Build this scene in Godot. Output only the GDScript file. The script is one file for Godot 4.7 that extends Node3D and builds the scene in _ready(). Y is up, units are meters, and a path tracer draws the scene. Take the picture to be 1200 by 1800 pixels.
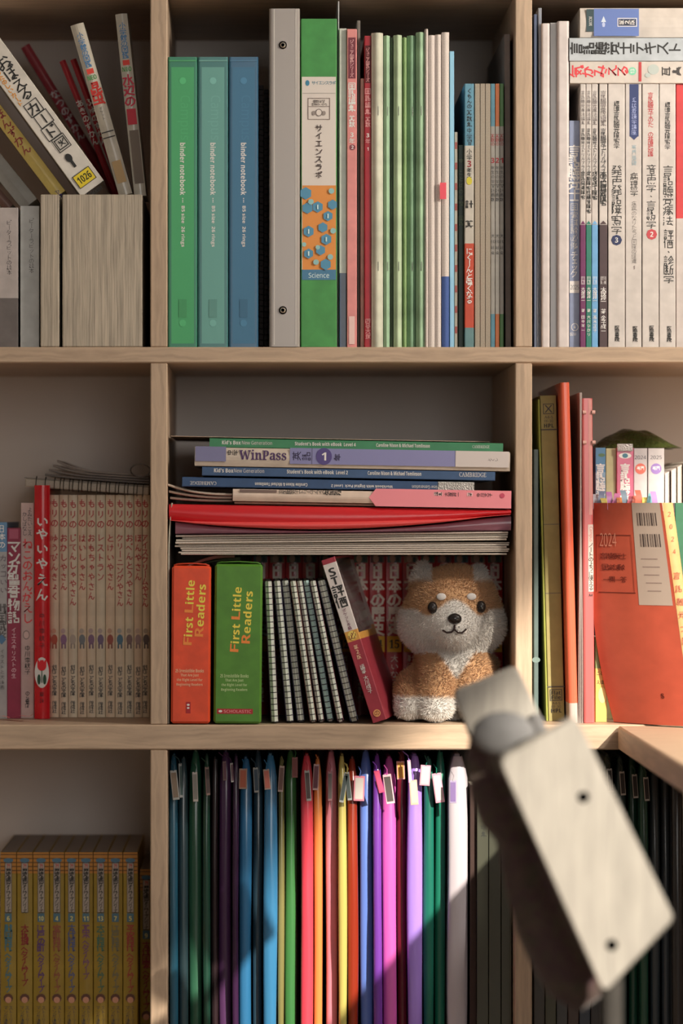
extends Node3D
# A bookcase of birch boards by a window, a desk at its right, a chair back out of focus in front.

func _ready() -> void:
	# --- camera: square to the case, lens shifted to the right
	var cam := Camera3D.new()
	cam.name = "camera"
	var lens := CameraAttributesPhysical.new()
	lens.frustum_near = 0.05
	lens.frustum_far = 50.0
	lens.frustum_focal_length = 115.0
	lens.frustum_focus_distance = FAR + 0.02
	lens.exposure_aperture = 3.3
	cam.attributes = lens
	cam.projection = Camera3D.PROJECTION_FRUSTUM
	cam.near = 0.05
	cam.size = 2.0 * 0.05 * 900.0 / (FAR / PX)
	cam.frustum_offset = Vector2(0.05 * 135.0 / (FAR / PX), 0.0)
	cam.position = Vector3(0, EYE, FAR)
	add_child(cam)
	cam.current = true
	# --- sky, sun, window light, added front fill, exposure
	var env := Environment.new()
	var sky := Sky.new()
	var air := ProceduralSkyMaterial.new()
	air.sky_top_color = Color(0.7, 0.72, 0.74)
	air.sky_horizon_color = Color(0.93, 0.91, 0.88)
	air.ground_bottom_color = Color(0.4, 0.38, 0.35)
	air.ground_horizon_color = Color(0.6, 0.58, 0.55)
	air.sky_energy_multiplier = 1.0
	sky.sky_material = air
	env.background_mode = Environment.BG_SKY
	env.background_energy_multiplier = SKY
	env.sky = sky
	env.tonemap_mode = Environment.TONE_MAPPER_LINEAR
	env.tonemap_exposure = 0.82
	env.sdfgi_enabled = true
	env.ssao_enabled = true
	env.ssil_enabled = true
	var we := WorldEnvironment.new()
	we.environment = env
	add_child(we)
	var sun := DirectionalLight3D.new()
	sun.name = "sun"
	sun.light_color = Color(1.0, 0.95, 0.87)
	sun.light_energy = SUNNY
	sun.light_angular_distance = 1.0
	sun.shadow_enabled = true
	add_child(sun)
	sun.look_at_from_position(Vector3.ZERO, SUN, Vector3.UP)
	var glow := AreaLight3D.new()                    # the sky as the open window lets it in
	glow.name = "window_light"
	glow.area_size = Vector2(WIN_Z1 - WIN_Z0 - 0.1, WIN_Y1 - WIN_Y0 - 0.1)
	glow.light_color = Color(1.0, 0.985, 0.965)
	glow.light_energy = GLOW
	glow.area_range = 8.0
	glow.shadow_enabled = true
	add_child(glow)
	glow.position = Vector3(ROOM_X1 - 0.02, (WIN_Y0 + WIN_Y1) / 2, (WIN_Z0 + WIN_Z1) / 2)
	glow.rotation = Vector3(0, PI / 2, 0)
	var front_fill := AreaLight3D.new()                    # added frontal fill, set in an added, unseen window behind the camera
	front_fill.name = "added_front_light"
	front_fill.area_size = Vector2(FRONT_X1 - FRONT_X0 - 0.1, FRONT_Y1 - FRONT_Y0 - 0.1)
	front_fill.light_color = Color(1.0, 0.985, 0.965)
	front_fill.light_energy = FRONT
	front_fill.area_range = 8.0
	front_fill.shadow_enabled = true
	add_child(front_fill)
	front_fill.position = Vector3((FRONT_X0 + FRONT_X1) / 2, (FRONT_Y0 + FRONT_Y1) / 2, ROOM_Z1 - 0.02)
	rng.seed = 11
	textures()
	room()
	bookcase()
	added_desk_lamp()
	desk()
	top_left()
	top_middle()
	top_right()
	middle_left()
	middle_stack()
	middle_books()
	plush_dog()
	middle_right()
	low_left()
	low_middle()
	low_right()
	chair()

const SUN := Vector3(-0.47, -0.5, -1.0)      # the way the sunlight travels
const ADDED_LAMP_AT := Vector3(0.84, 1.5, 0.54)
const ADDED_LAMP := 0.85
const GLOW := 0.15
const FRONT := 1.9
const SUNNY := 2.7
const SKY := 1.2
const ROOM_X0 := -1.7
const ROOM_X1 := 1.3
const ROOM_Z1 := 4.2
const FRONT_X0 := 0.1
const FRONT_X1 := 1.2
const FRONT_Y0 := 0.85
const FRONT_Y1 := 2.1
const WIN_Z0 := 1.15
const WIN_Z1 := 3.3
const WIN_Y0 := 1.15
const WIN_Y1 := 2.065

func textures() -> void:
	mats.grain = noise_tex(0.02, 0.9, 1.0, 4)
	mats.streak = noise_tex(0.05, 0.86, 1.0, 3)
	# birch veneer: long fibres along one axis, drawn once and turned for boards that stand
	for way in ["level", "upright", "grey"]:
		var f := FastNoiseLite.new()
		f.seed = 3
		f.frequency = 0.03
		f.fractal_octaves = 4
		var slow := FastNoiseLite.new()
		slow.seed = 9
		slow.frequency = 0.008
		var im := Image.create(512, 512, false, Image.FORMAT_RGB8)
		for y in 512:
			for x in 512:
				var mx := mini(x, 511 - x) * 2            # mirrored halves, so that the tile has no seam
				var my := mini(y, 511 - y) * 2
				var along := mx if way == "level" else my
				var across := my if way == "level" else mx
				var wob := slow.get_noise_2d(along * 0.5, across * 0.5) * 14.0
				var v := f.get_noise_2d(along * 0.09, (across + wob) * 2.6) * 0.5 + slow.get_noise_2d(along * 0.6, across * 3.0) * 0.35
				var k := clampf(0.86 + v * (0.17 if way != "grey" else 0.34), 0.0, 1.0)
				im.set_pixel(x, y, Color(k, k * (0.985 if way != "grey" else 1.0), k * (0.965 if way != "grey" else 1.0)))
		var m := StandardMaterial3D.new()
		m.resource_name = "birch " + way
		m.albedo_texture = ImageTexture.create_from_image(im)
		m.albedo_color = Color(0.7, 0.53, 0.395).linear_to_srgb() if way != "grey" else Color(0.62, 0.53, 0.42).linear_to_srgb()
		m.roughness = 0.5
		m.uv1_triplanar = true
		m.uv1_world_triplanar = true
		m.uv1_scale = Vector3(3.1, 3.1, 3.1) if way != "grey" else Vector3(8, 2.5, 8)
		mats[way] = m

	# stuffs with a look of their own
	var clear := StandardMaterial3D.new()
	clear.resource_name = "clear film"
	clear.vertex_color_use_as_albedo = true
	clear.roughness = 0.3
	clear.transparency = BaseMaterial3D.TRANSPARENCY_ALPHA
	clear.albedo_color = Color(1, 1, 1, 0.45)
	mats.clear = clear
	var marbled := surf("matte").duplicate()
	marbled.resource_name = "marbled paper"
	marbled.albedo_texture = noise_tex(0.012, 0.74, 1.0, 4)
	marbled.uv1_world_triplanar = true
	marbled.uv1_scale = Vector3(7, 7, 7)
	mats.marbled = marbled
	var mottled := surf("glossy").duplicate()
	mottled.albedo_texture = noise_tex(0.03, 0.25, 1.0, 3)
	mottled.uv1_scale = Vector3(22, 22, 22)
	mats.mottled = mottled
	var crumple := surf("metal").duplicate()
	crumple.normal_enabled = true
	var bumps := noise_tex(0.05, 0.0, 1.0, 3)
	bumps.as_normal_map = true
	bumps.bump_strength = 6.0
	crumple.normal_texture = bumps
	crumple.uv1_triplanar = true
	crumple.uv1_scale = Vector3(40, 40, 40)
	crumple.metallic = 0.5
	crumple.roughness = 0.35
	mats.crumple = crumple
	var crinkle := crumple.duplicate()
	crinkle.metallic = 0.0
	crinkle.roughness = 0.15
	crinkle.uv1_scale = Vector3(14, 14, 14)
	mats.crinkle = crinkle
	var pouch_m := surf("plastic").duplicate()
	pouch_m.roughness = 0.25
	pouch_m.backlight_enabled = true
	pouch_m.backlight = Color(0.35, 0.35, 0.35)
	mats.pouch = pouch_m
	var wash: StandardMaterial3D = mats.upright.duplicate()
	wash.resource_name = "whitewashed wood"
	wash.albedo_color = Color(0.5, 0.485, 0.46).linear_to_srgb()
	wash.roughness = 0.6
	mats.whitewash = wash
	var floral := surf("cloth").duplicate()
	var petals := FastNoiseLite.new()
	petals.noise_type = FastNoiseLite.TYPE_CELLULAR
	petals.frequency = 0.03
	petals.seed = 5
	petals.cellular_return_type = FastNoiseLite.RETURN_CELL_VALUE
	var ft := NoiseTexture2D.new()
	ft.width = 256
	ft.height = 256
	ft.seamless = true
	ft.noise = petals
	var gr := Gradient.new()
	gr.offsets = PackedFloat32Array([0.0, 0.3, 0.5, 0.7, 1.0])
	gr.colors = PackedColorArray([Color(0.5, 0.56, 0.46), Color(0.66, 0.6, 0.55), Color(0.55, 0.42, 0.5), Color(0.62, 0.58, 0.52), Color(0.36, 0.44, 0.36)])
	ft.color_ramp = gr
	floral.albedo_texture = ft
	floral.uv1_scale = Vector3(12, 12, 12)
	mats.floral = floral

func plain(c: Color, rough := 0.8, called := "paint") -> StandardMaterial3D:
	var m := StandardMaterial3D.new()
	m.resource_name = called
	m.albedo_color = c.linear_to_srgb()
	m.roughness = rough
	return m

func room() -> void:
	var wall := plain(Color(0.55, 0.53, 0.5), 0.9, "wall paint")
	var z0 := -0.32
	var m := MB.new()
	m.box(Vector3(ROOM_X0 - 0.1, -0.1, z0 - 0.1), Vector3(ROOM_X1 + 0.1, 0.0, ROOM_Z1 + 0.1), Color.WHITE)
	structure(m, "floor", plain(Color(0.22, 0.15, 0.1), 0.5, "floor boards"))
	m = MB.new()
	m.box(Vector3(ROOM_X0 - 0.1, 2.4, z0 - 0.1), Vector3(ROOM_X1 + 0.1, 2.5, ROOM_Z1 + 0.1), Color.WHITE)
	structure(m, "ceiling", wall)
	m = MB.new()
	m.box(Vector3(ROOM_X0 - 0.1, 0, z0 - 0.1), Vector3(ROOM_X1 + 0.1, 2.4, z0), Color.WHITE)
	structure(m, "wall_back", wall)
	m = MB.new()
	m.box(Vector3(ROOM_X0 - 0.1, 0, ROOM_Z1), Vector3(FRONT_X0, 2.4, ROOM_Z1 + 0.1), Color.WHITE)
	m.box(Vector3(FRONT_X1, 0, ROOM_Z1), Vector3(ROOM_X1 + 0.1, 2.4, ROOM_Z1 + 0.1), Color.WHITE)
	m.box(Vector3(FRONT_X0, 0, ROOM_Z1), Vector3(FRONT_X1, FRONT_Y0, ROOM_Z1 + 0.1), Color.WHITE)
	m.box(Vector3(FRONT_X0, FRONT_Y1, ROOM_Z1), Vector3(FRONT_X1, 2.4, ROOM_Z1 + 0.1), Color.WHITE)
	structure(m, "wall_front", wall)
	m = MB.new()
	m.box(Vector3(ROOM_X0 - 0.1, 0, z0), Vector3(ROOM_X0, 2.4, ROOM_Z1), Color.WHITE)
	structure(m, "wall_left", wall)
	m = MB.new()
	var x0 := ROOM_X1
	var x1 := ROOM_X1 + 0.1
	m.box(Vector3(x0, 0, z0), Vector3(x1, 2.4, WIN_Z0), Color.WHITE)
	m.box(Vector3(x0, 0, WIN_Z1), Vector3(x1, 2.4, ROOM_Z1), Color.WHITE)
	m.box(Vector3(x0, 0, WIN_Z0), Vector3(x1, WIN_Y0, WIN_Z1), Color.WHITE)
	m.box(Vector3(x0, WIN_Y1, WIN_Z0), Vector3(x1, 2.4, WIN_Z1), Color.WHITE)
	structure(m, "wall_right", wall)
	var w2 := MB.new()
	m = MB.new()
	for e in [[WIN_Y0, WIN_Y0 + 0.03, WIN_Z0, WIN_Z1], [WIN_Y1 - 0.03, WIN_Y1, WIN_Z0, WIN_Z1], [WIN_Y0, WIN_Y1, WIN_Z0, WIN_Z0 + 0.03], [WIN_Y0, WIN_Y1, WIN_Z1 - 0.03, WIN_Z1]]:
		m.box(Vector3(x0 + 0.02, e[0], e[2]), Vector3(x0 + 0.08, e[1], e[3]), Color.WHITE, 0.003)
	for e in [[FRONT_Y0, FRONT_Y0 + 0.03, FRONT_X0, FRONT_X1], [FRONT_Y1 - 0.03, FRONT_Y1, FRONT_X0, FRONT_X1], [FRONT_Y0, FRONT_Y1, FRONT_X0, FRONT_X0 + 0.03], [FRONT_Y0, FRONT_Y1, FRONT_X1 - 0.03, FRONT_X1]]:
		w2.box(Vector3(e[2], e[0], ROOM_Z1 + 0.02), Vector3(e[3], e[1], ROOM_Z1 + 0.08), Color.WHITE, 0.003)
	structure(w2, "added_window_2", plain(Color(0.7, 0.7, 0.7), 0.4, "window frame"))  # frame of the unseen window added behind the camera for fill light
	structure(m, "window_1", plain(Color(0.7, 0.7, 0.7), 0.4, "window frame"))

func bookcase() -> void:
	var t := thing("bookcase", "pale birch bookcase of square compartments filled with books and folders", "bookcase", Vector3(0, 0, 0))
	var x0 := -0.43
	var x1 := 0.575
	var back := -0.29
	# shelves: [photo top, photo bottom] of the front edge
	for e in [[-40.0, -12.0], [610.0, 638.0], [1274.0, 1318.0], [1956.0, 1988.0]]:
		var m := MB.new()
		m.box(Vector3(x0, spot(0, e[1], 0).y, back), Vector3(x1, spot(0, e[0], 0).y, 0), Color.WHITE, 0.0012)
		part(m, "shelf", mats.level, t)
	for gap in [[-12.0, 610.0], [638.0, 1274.0], [1318.0, 1956.0]]:
		for e in [[264.0, 294.0], [905.0, 935.0]]:
			var m := MB.new()
			m.box(Vector3(spot(e[0], 0, 0).x, spot(0, gap[1], 0).y, back), Vector3(spot(e[1], 0, 0).x, spot(0, gap[0], 0).y, -0.0008), Color.WHITE, 0.001)
			part(m, "divider", mats.upright, t)
	for x in [x0 - 0.016, x1]:
		var m := MB.new()
		m.box(Vector3(x, 0, back - 0.006), Vector3(x + 0.016, spot(0, -40, 0).y, 0), Color.WHITE, 0.0012)
		part(m, "side_panel", mats.upright, t)
	var b := MB.new()
	b.box(Vector3(x0, 0.05, back - 0.006), Vector3(x1, spot(0, -40, 0).y, back), Color.WHITE)
	part(b, "back_panel", plain(Color(0.8, 0.73, 0.68), 0.7, "back panel"), t)
	var k := MB.new()
	k.box(Vector3(x0, 0.0, -0.05), Vector3(x1, spot(0, 1988, 0).y - 0.001, -0.035), Color.WHITE)
	part(k, "plinth", mats.level, t)

# globe lamp added out of view to shape the falloff: its light falls on the right and upper front edges and dies away to the lower left
func added_desk_lamp() -> void:
	var foot := Vector3(ADDED_LAMP_AT.x, row_y("mid") + 0.0003, ADDED_LAMP_AT.z)
	var h := ADDED_LAMP_AT.y - foot.y
	var t := thing("added_desk_lamp", "unseen added lamp with frosted white globe standing on the desk", "lamp", foot)
	var m := MB.new()
	m.rod(Vector3.ZERO, Vector3(0, 0.018, 0), 0.08, 0.075, Color(0.6, 0.58, 0.55), 28)
	part(m, "base", surf("plastic"), t)
	m = MB.new()
	m.rod(Vector3(0, 0.018, 0), Vector3(0, h - 0.07, 0), 0.008, 0.008, Color(0.6, 0.58, 0.55), 12)
	part(m, "pole", surf("metal"), t)
	m = MB.new()
	var rows := []
	for j in 13:
		var v := PI * j / 12.0
		var ring := []
		for k in 24:
			var a := TAU * k / 24.0
			ring.append(Vector3(cos(a) * sin(v) * 0.07, h + cos(v) * 0.07, sin(a) * sin(v) * 0.07))
		rows.append(ring)
	m.grid(rows, Color.WHITE, true)
	var glowing := plain(Color(0.9, 0.88, 0.84), 0.4, "lamp globe")
	glowing.emission_enabled = true
	glowing.emission = Color(1.0, 0.95, 0.88)
	glowing.emission_energy_multiplier = 1.0
	part(m, "globe_shade", glowing, t)
	var l := OmniLight3D.new()
	l.name = "added_lamp_light"
	l.light_color = Color(1.0, 0.96, 0.9)
	l.light_energy = ADDED_LAMP
	l.light_size = 0.06
	l.omni_range = 8.0
	l.omni_attenuation = 2.0
	l.shadow_enabled = true
	t.add_child(l)
	l.position = Vector3(0, h, 0)

func desk() -> void:
	var x := spot(1085, 0, 0).x
	var t := thing("desk", "pale wooden desk top set against the front of the bookcase", "desk", Vector3(x, 0, 0.003))
	var y1 := row_y("mid") - 0.0012
	var m := MB.new()
	m.box(Vector3(0, y1 - 0.022, 0.0), Vector3(0.9, y1, 0.56), Color.WHITE, 0.0015)
	part(m, "desk_top", mats.level, t)
	for e in [[0.84, 0.05], [0.84, 0.5]]:
		var g := MB.new()
		g.box(Vector3(e[0], 0, e[1]), Vector3(e[0] + 0.04, y1 - 0.022, e[1] + 0.04), Color.WHITE, 0.002)
		part(g, "leg", mats.upright, t)
	var g2 := MB.new()
	g2.box(Vector3(0.3, 0, 0.3), Vector3(0.32, y1 - 0.022, 0.54), Color.WHITE, 0.002)
	part(g2, "side_panel", mats.upright, t)
# ---------------------------------------------------------------- measuring
# The photograph is taken square to the bookcase: the plane of the case's front edges is z = 0 and one metre there is 1900 pixels.
const FAR := 2.86      # camera to the front edges of the case
const EYE := 0.92      # height of the lens above the floor
const PX := 1.0 / 1900.0

func unit(z: float) -> float:              # metres per photo pixel on the plane z
	return PX * (FAR - z) / FAR

func spot(px: float, py: float, z: float) -> Vector3:
	var s := unit(z)
	return Vector3((px - 465.0) * s, EYE + (900.0 - py) * s, z)

# ---------------------------------------------------------------- mesh building
class MB:
	var v := PackedVector3Array()
	var n := PackedVector3Array()
	var c := PackedColorArray()
	var t := PackedInt32Array()
	func tri(p: Vector3, q: Vector3, r: Vector3, col: Color, nn := Vector3.ZERO) -> void:
		var g := nn if nn != Vector3.ZERO else (r - p).cross(q - p).normalized()
		var i := v.size()
		v.append(p); v.append(q); v.append(r)
		n.append(g); n.append(g); n.append(g)
		c.append(col); c.append(col); c.append(col)
		t.append(i); t.append(i + 1); t.append(i + 2)
	# corners clockwise as seen from outside
	func quad(p: Vector3, q: Vector3, r: Vector3, s: Vector3, col: Color, nn := Vector3.ZERO) -> void:
		var g := nn if nn != Vector3.ZERO else (r - p).cross(q - s).normalized()
		var flip := (r - p).cross(q - p).dot(g) < 0.0
		var i := v.size()
		v.append(p); v.append(q); v.append(r); v.append(s)
		for k in 4:
			n.append(g); c.append(col)
		if flip:
			t.append(i); t.append(i + 2); t.append(i + 1); t.append(i); t.append(i + 3); t.append(i + 2)
		else:
			t.append(i); t.append(i + 1); t.append(i + 2); t.append(i); t.append(i + 2); t.append(i + 3)
	# a smooth grid of points, rows x columns
	func grid(rows: Array, col, closed := false) -> void:
		var h := rows.size()
		var w: int = rows[0].size()
		var base := v.size()
		for j in h:
			for i in w:
				var a: Vector3 = rows[j][(i + 1) % w if closed else mini(i + 1, w - 1)] - rows[j][(i - 1 + w) % w if closed else maxi(i - 1, 0)]
				var b: Vector3 = rows[mini(j + 1, h - 1)][i] - rows[maxi(j - 1, 0)][i]
				v.append(rows[j][i])
				n.append(a.cross(b).normalized())
				c.append(col[j] if col is Array or col is PackedColorArray else col)
		for j in h - 1:
			for i in (w if closed else w - 1):
				var p := base + j * w + i
				var q := base + j * w + (i + 1) % w
				t.append(p); t.append(p + w); t.append(q); t.append(q); t.append(p + w); t.append(q + w)
	func box(lo: Vector3, hi: Vector3, col: Color, ch := 0.0) -> void:
		var o := (lo + hi) / 2.0
		var h := (hi - lo) / 2.0
		ch = minf(ch, minf(h.x, minf(h.y, h.z)) * 0.9)
		for ax in 3:
			for sg in [-1.0, 1.0]:
				var u := Vector3.ZERO; var w := Vector3.ZERO; var g := Vector3.ZERO
				u[(ax + 1) % 3] = h[(ax + 1) % 3] - ch
				w[(ax + 2) % 3] = h[(ax + 2) % 3] - ch
				g[ax] = sg
				var f := o + g * h[ax]
				quad(f - u - w, f + u - w, f + u + w, f - u + w, col, g)
		if ch <= 0.0:
			return
		for ax in 3:
			var i := (ax + 1) % 3
			var j := (ax + 2) % 3
			for si in [-1.0, 1.0]:
				for sj in [-1.0, 1.0]:
					var a := o; var b := o; var g := Vector3.ZERO
					a[i] += si * h[i]; a[j] += sj * (h[j] - ch)
					b[i] += si * (h[i] - ch); b[j] += sj * h[j]
					g[i] = si; g[j] = sj
					var e := Vector3.ZERO
					e[ax] = h[ax] - ch
					quad(a - e, a + e, b + e, b - e, col, g.normalized())
		for sx in [-1.0, 1.0]:
			for sy in [-1.0, 1.0]:
				for sz in [-1.0, 1.0]:
					var g := Vector3(sx, sy, sz)
					var p := o + Vector3(sx * h.x, sy * (h.y - ch), sz * (h.z - ch))
					var q := o + Vector3(sx * (h.x - ch), sy * h.y, sz * (h.z - ch))
					var r := o + Vector3(sx * (h.x - ch), sy * (h.y - ch), sz * h.z)
					if (r - p).cross(q - p).dot(g) < 0.0:
						tri(p, r, q, col, g.normalized())
					else:
						tri(p, q, r, col, g.normalized())
	func tube(pts: Array, r: float, col: Color, sides := 6, closed := false) -> void:
		var rows := []
		var side := Vector3.ZERO
		for i in pts.size():
			var d: Vector3 = (pts[mini(i + 1, pts.size() - 1)] - pts[maxi(i - 1, 0)]).normalized()
			if side == Vector3.ZERO:
				side = d.cross(Vector3.UP if absf(d.y) < 0.9 else Vector3.RIGHT).normalized()
			side = (side - d * side.dot(d)).normalized()
			var up := side.cross(d)
			var ring := []
			for k in sides:
				var a := TAU * k / sides
				ring.append(pts[i] + (side * cos(a) + up * sin(a)) * r)
			rows.append(ring)
		grid(rows, col, true)
		if not closed:
			for e in [0, rows.size() - 1]:
				for k in range(1, sides - 1):
					tri(rows[e][0], rows[e][k], rows[e][k + 1], col)
	func disc(o: Vector3, rx: float, ry: float, col: Color, sides := 20, turn := 0.0) -> void:
		for k in sides:
			var a := TAU * k / sides + turn
			var b := TAU * (k + 1) / sides + turn
			tri(o, o + Vector3(cos(b) * rx, sin(b) * ry, 0), o + Vector3(cos(a) * rx, sin(a) * ry, 0), col, Vector3.BACK)
	func rod(a: Vector3, b: Vector3, ra: float, rb: float, col: Color, sides := 20) -> void:
		var d := (b - a).normalized()
		var s := d.cross(Vector3.UP if absf(d.y) < 0.9 else Vector3.RIGHT).normalized()
		var u := s.cross(d)
		var r0 := []; var r1 := []
		for k in sides:
			var w := TAU * k / sides
			r0.append(a + (s * cos(w) + u * sin(w)) * ra)
			r1.append(b + (s * cos(w) + u * sin(w)) * rb)
		grid([r0, r1], col, true)
		for k in range(1, sides - 1):
			tri(r0[0], r0[k], r0[k + 1], col, -d)
			tri(r1[0], r1[k + 1], r1[k], col, d)
	func mesh() -> ArrayMesh:
		var a := []
		a.resize(Mesh.ARRAY_MAX)
		a[Mesh.ARRAY_VERTEX] = v
		a[Mesh.ARRAY_NORMAL] = n
		a[Mesh.ARRAY_COLOR] = c
		a[Mesh.ARRAY_INDEX] = t
		var m := ArrayMesh.new()
		m.add_surface_from_arrays(Mesh.PRIMITIVE_TRIANGLES, a)
		return m

# ---------------------------------------------------------------- nodes
var taken := {}
var mats := {}
var rng := RandomNumberGenerator.new()

func named(called: String) -> String:
	if not taken.has(called):
		taken[called] = 0
		return called
	taken[called] += 1
	return "%s_%03d" % [called, taken[called]]

func tag(o: Node, label: String, category: String, group := "") -> void:
	o.set_meta("label", label)
	o.set_meta("category", category)
	if group != "":
		o.set_meta("group", group)

func thing(called: String, label: String, category: String, at: Vector3, turn := 0.0, group := "") -> Node3D:
	var o := Node3D.new()
	o.name = named(called)
	add_child(o)
	o.position = at
	o.rotation.z = turn
	tag(o, label, category, group)
	return o

func part(m: MB, called: String, mat: Material, parent: Node) -> MeshInstance3D:
	var o := MeshInstance3D.new()
	o.name = called
	o.mesh = m.mesh()
	o.material_override = mat
	parent.add_child(o, true)
	return o

func whole(m: MB, called: String, mat: Material, label: String, category: String, group := "") -> MeshInstance3D:
	var o := MeshInstance3D.new()
	o.name = named(called)
	o.mesh = m.mesh()
	o.material_override = mat
	add_child(o)
	tag(o, label, category, group)
	return o

func structure(m: MB, called: String, mat: Material) -> MeshInstance3D:
	var o := MeshInstance3D.new()
	o.name = called
	o.mesh = m.mesh()
	o.material_override = mat
	o.set_meta("kind", "structure")
	add_child(o)
	return o

# colour of a thing: what a photo pixel shows (sRGB 0..255), times how dim the light is where it stands; linear, for vertex colours
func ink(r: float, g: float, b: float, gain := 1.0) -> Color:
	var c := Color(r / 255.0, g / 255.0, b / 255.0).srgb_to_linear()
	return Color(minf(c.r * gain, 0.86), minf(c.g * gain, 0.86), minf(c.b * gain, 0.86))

func noise_tex(freq: float, lo: float, hi: float, oct := 3, size := 256) -> NoiseTexture2D:
	var f := FastNoiseLite.new()
	f.seed = 7
	f.frequency = freq
	f.fractal_octaves = oct
	var t := NoiseTexture2D.new()
	t.width = size
	t.height = size
	t.seamless = true
	t.noise = f
	var g := Gradient.new()
	g.set_color(0, Color(lo, lo, lo))
	g.set_color(1, Color(hi, hi, hi))
	t.color_ramp = g
	return t

# painted, printed or plain surfaces whose colour sits in the vertices
func surf(kind: String) -> StandardMaterial3D:
	if mats.has(kind):
		return mats[kind]
	var m := StandardMaterial3D.new()
	m.resource_name = kind
	m.vertex_color_use_as_albedo = true
	m.roughness = 0.55
	match kind:
		"print":
			m.roughness = 0.6
		"cover":
			m.roughness = 0.42
			m.albedo_texture = mats.grain
		"glossy":
			m.roughness = 0.18
			m.albedo_texture = mats.grain
		"matte":
			m.roughness = 0.85
			m.albedo_texture = mats.grain
		"paper":
			m.roughness = 0.9
			m.albedo_texture = mats.streak
		"plastic":
			m.roughness = 0.28
			m.clearcoat_enabled = true
			m.clearcoat = 0.5
			m.clearcoat_roughness = 0.2
		"film":
			m.roughness = 0.22
			m.backlight_enabled = true
			m.backlight = Color(0.5, 0.5, 0.5)
		"metal":
			m.metallic = 0.9
			m.roughness = 0.3
		"cloth":
			m.roughness = 0.95
			m.albedo_texture = mats.grain
			m.rim_enabled = true
			m.rim = 0.4
	if m.albedo_texture:
		m.uv1_triplanar = true
		m.uv1_scale = Vector3(9, 9, 9)
	if kind == "paper":
		m.uv1_scale = Vector3(60, 60, 60)
	mats[kind] = m
	return m

# ---------------------------------------------------------------- latin lettering
var fonts := {}
func latin_face(face: String) -> Font:
	if not fonts.has(face):
		var f := SystemFont.new()
		f.font_names = ["Droid Serif" if face.begins_with("serif") else "Droid Sans"]
		f.font_weight = 700 if face.ends_with("bold") else 400
		fonts[face] = f
	return fonts[face]

# text along +x of xf, its box stretched to length x height
func latin(m: MB, text: String, face: String, xf: Transform3D, length: float, height: float, c: Color) -> void:
	var tm := TextMesh.new()
	tm.text = text
	tm.font = latin_face(face)
	tm.font_size = 48
	tm.pixel_size = 0.01
	tm.depth = 0.01
	tm.curve_step = 2.0
	var a := tm.get_mesh_arrays()
	var vs: PackedVector3Array = a[Mesh.ARRAY_VERTEX]
	var ns: PackedVector3Array = a[Mesh.ARRAY_NORMAL]
	var ix = a[Mesh.ARRAY_INDEX]
	if ix == null or ix.size() == 0:
		ix = PackedInt32Array(range(vs.size()))
	var lo := Vector3(1e9, 1e9, 0)
	var hi := Vector3(-1e9, -1e9, 0)
	for p in vs:
		lo = lo.min(p)
		hi = hi.max(p)
	var sx := length / maxf(hi.x - lo.x, 1e-6)
	var sy := height / maxf(hi.y - lo.y, 1e-6) if height > 0.0 else sx
	for i in ix.size() / 3:
		if ns[ix[i * 3]].z < 0.9:
			continue
		var q := []
		for k in 3:
			var p := vs[ix[i * 3 + k]]
			q.append(xf * Vector3((p.x - lo.x) * sx, (p.y - (lo.y + hi.y) / 2.0) * sy, 0))
		m.tri(q[0], q[1], q[2], c, xf.basis.z.normalized())
# ---------------------------------------------------------------- books
const ROW := {"top": 610.0, "mid": 1274.0, "low": 1956.0}     # photo height of each shelf's front upper edge

func row_y(row: String) -> float:
	return EYE + (900.0 - ROW[row]) * PX + 0.0003

# A book, folder or notebook with its back to the room. Upright: x0, x1 are the photo edges of the back at depth z, top its upper edge.
# o: z, dep, bands [[pixel from, pixel to, colour]], bulge, inset, cover material, turn, text [...], pages colour, board thickness
func book(called: String, label: String, category: String, x0: float, x1: float, top: float, row: String, col: Color, o := {}) -> Node3D:
	var z: float = o.get("z", -0.012)
	var s := unit(z)
	var y := row_y(row) + float(o.get("lift", 0.0))
	var base_px := 900.0 - (y - EYE) / s
	var turn: float = deg_to_rad(o.get("turn", 0.0))
	var h: float = (base_px - top) * s
	var xc := (x0 + x1) / 2.0
	if o.has("length"):
		h = o.length * s
	var at := Vector3((xc - 465.0) * s, y, z)
	if o.has("at"):                                # leaning: given the photo point of the foot's middle
		at = spot(o.at[0], o.at[1], z)
	var t := thing(called, label, category, at, turn, o.get("group", ""))
	if o.has("yaw"):
		t.rotation.y = deg_to_rad(o.yaw)
	build_book(t, (x1 - x0) * s, h, base_px, s, col, o)
	return t

# lying flat, back to the room, head end to the left
func lying(called: String, label: String, category: String, x0: float, x1: float, y0: float, y1: float, col: Color, o := {}) -> Node3D:
	var z: float = o.get("z", -0.012)
	var s := unit(z)
	var t := thing(called, label, category, spot(x1, (y0 + y1) / 2.0, z), PI / 2 + deg_to_rad(o.get("tilt", 0.0)), o.get("group", ""))
	build_book(t, (y1 - y0) * s, (x1 - x0) * s, x1, s, col, o)
	return t

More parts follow.
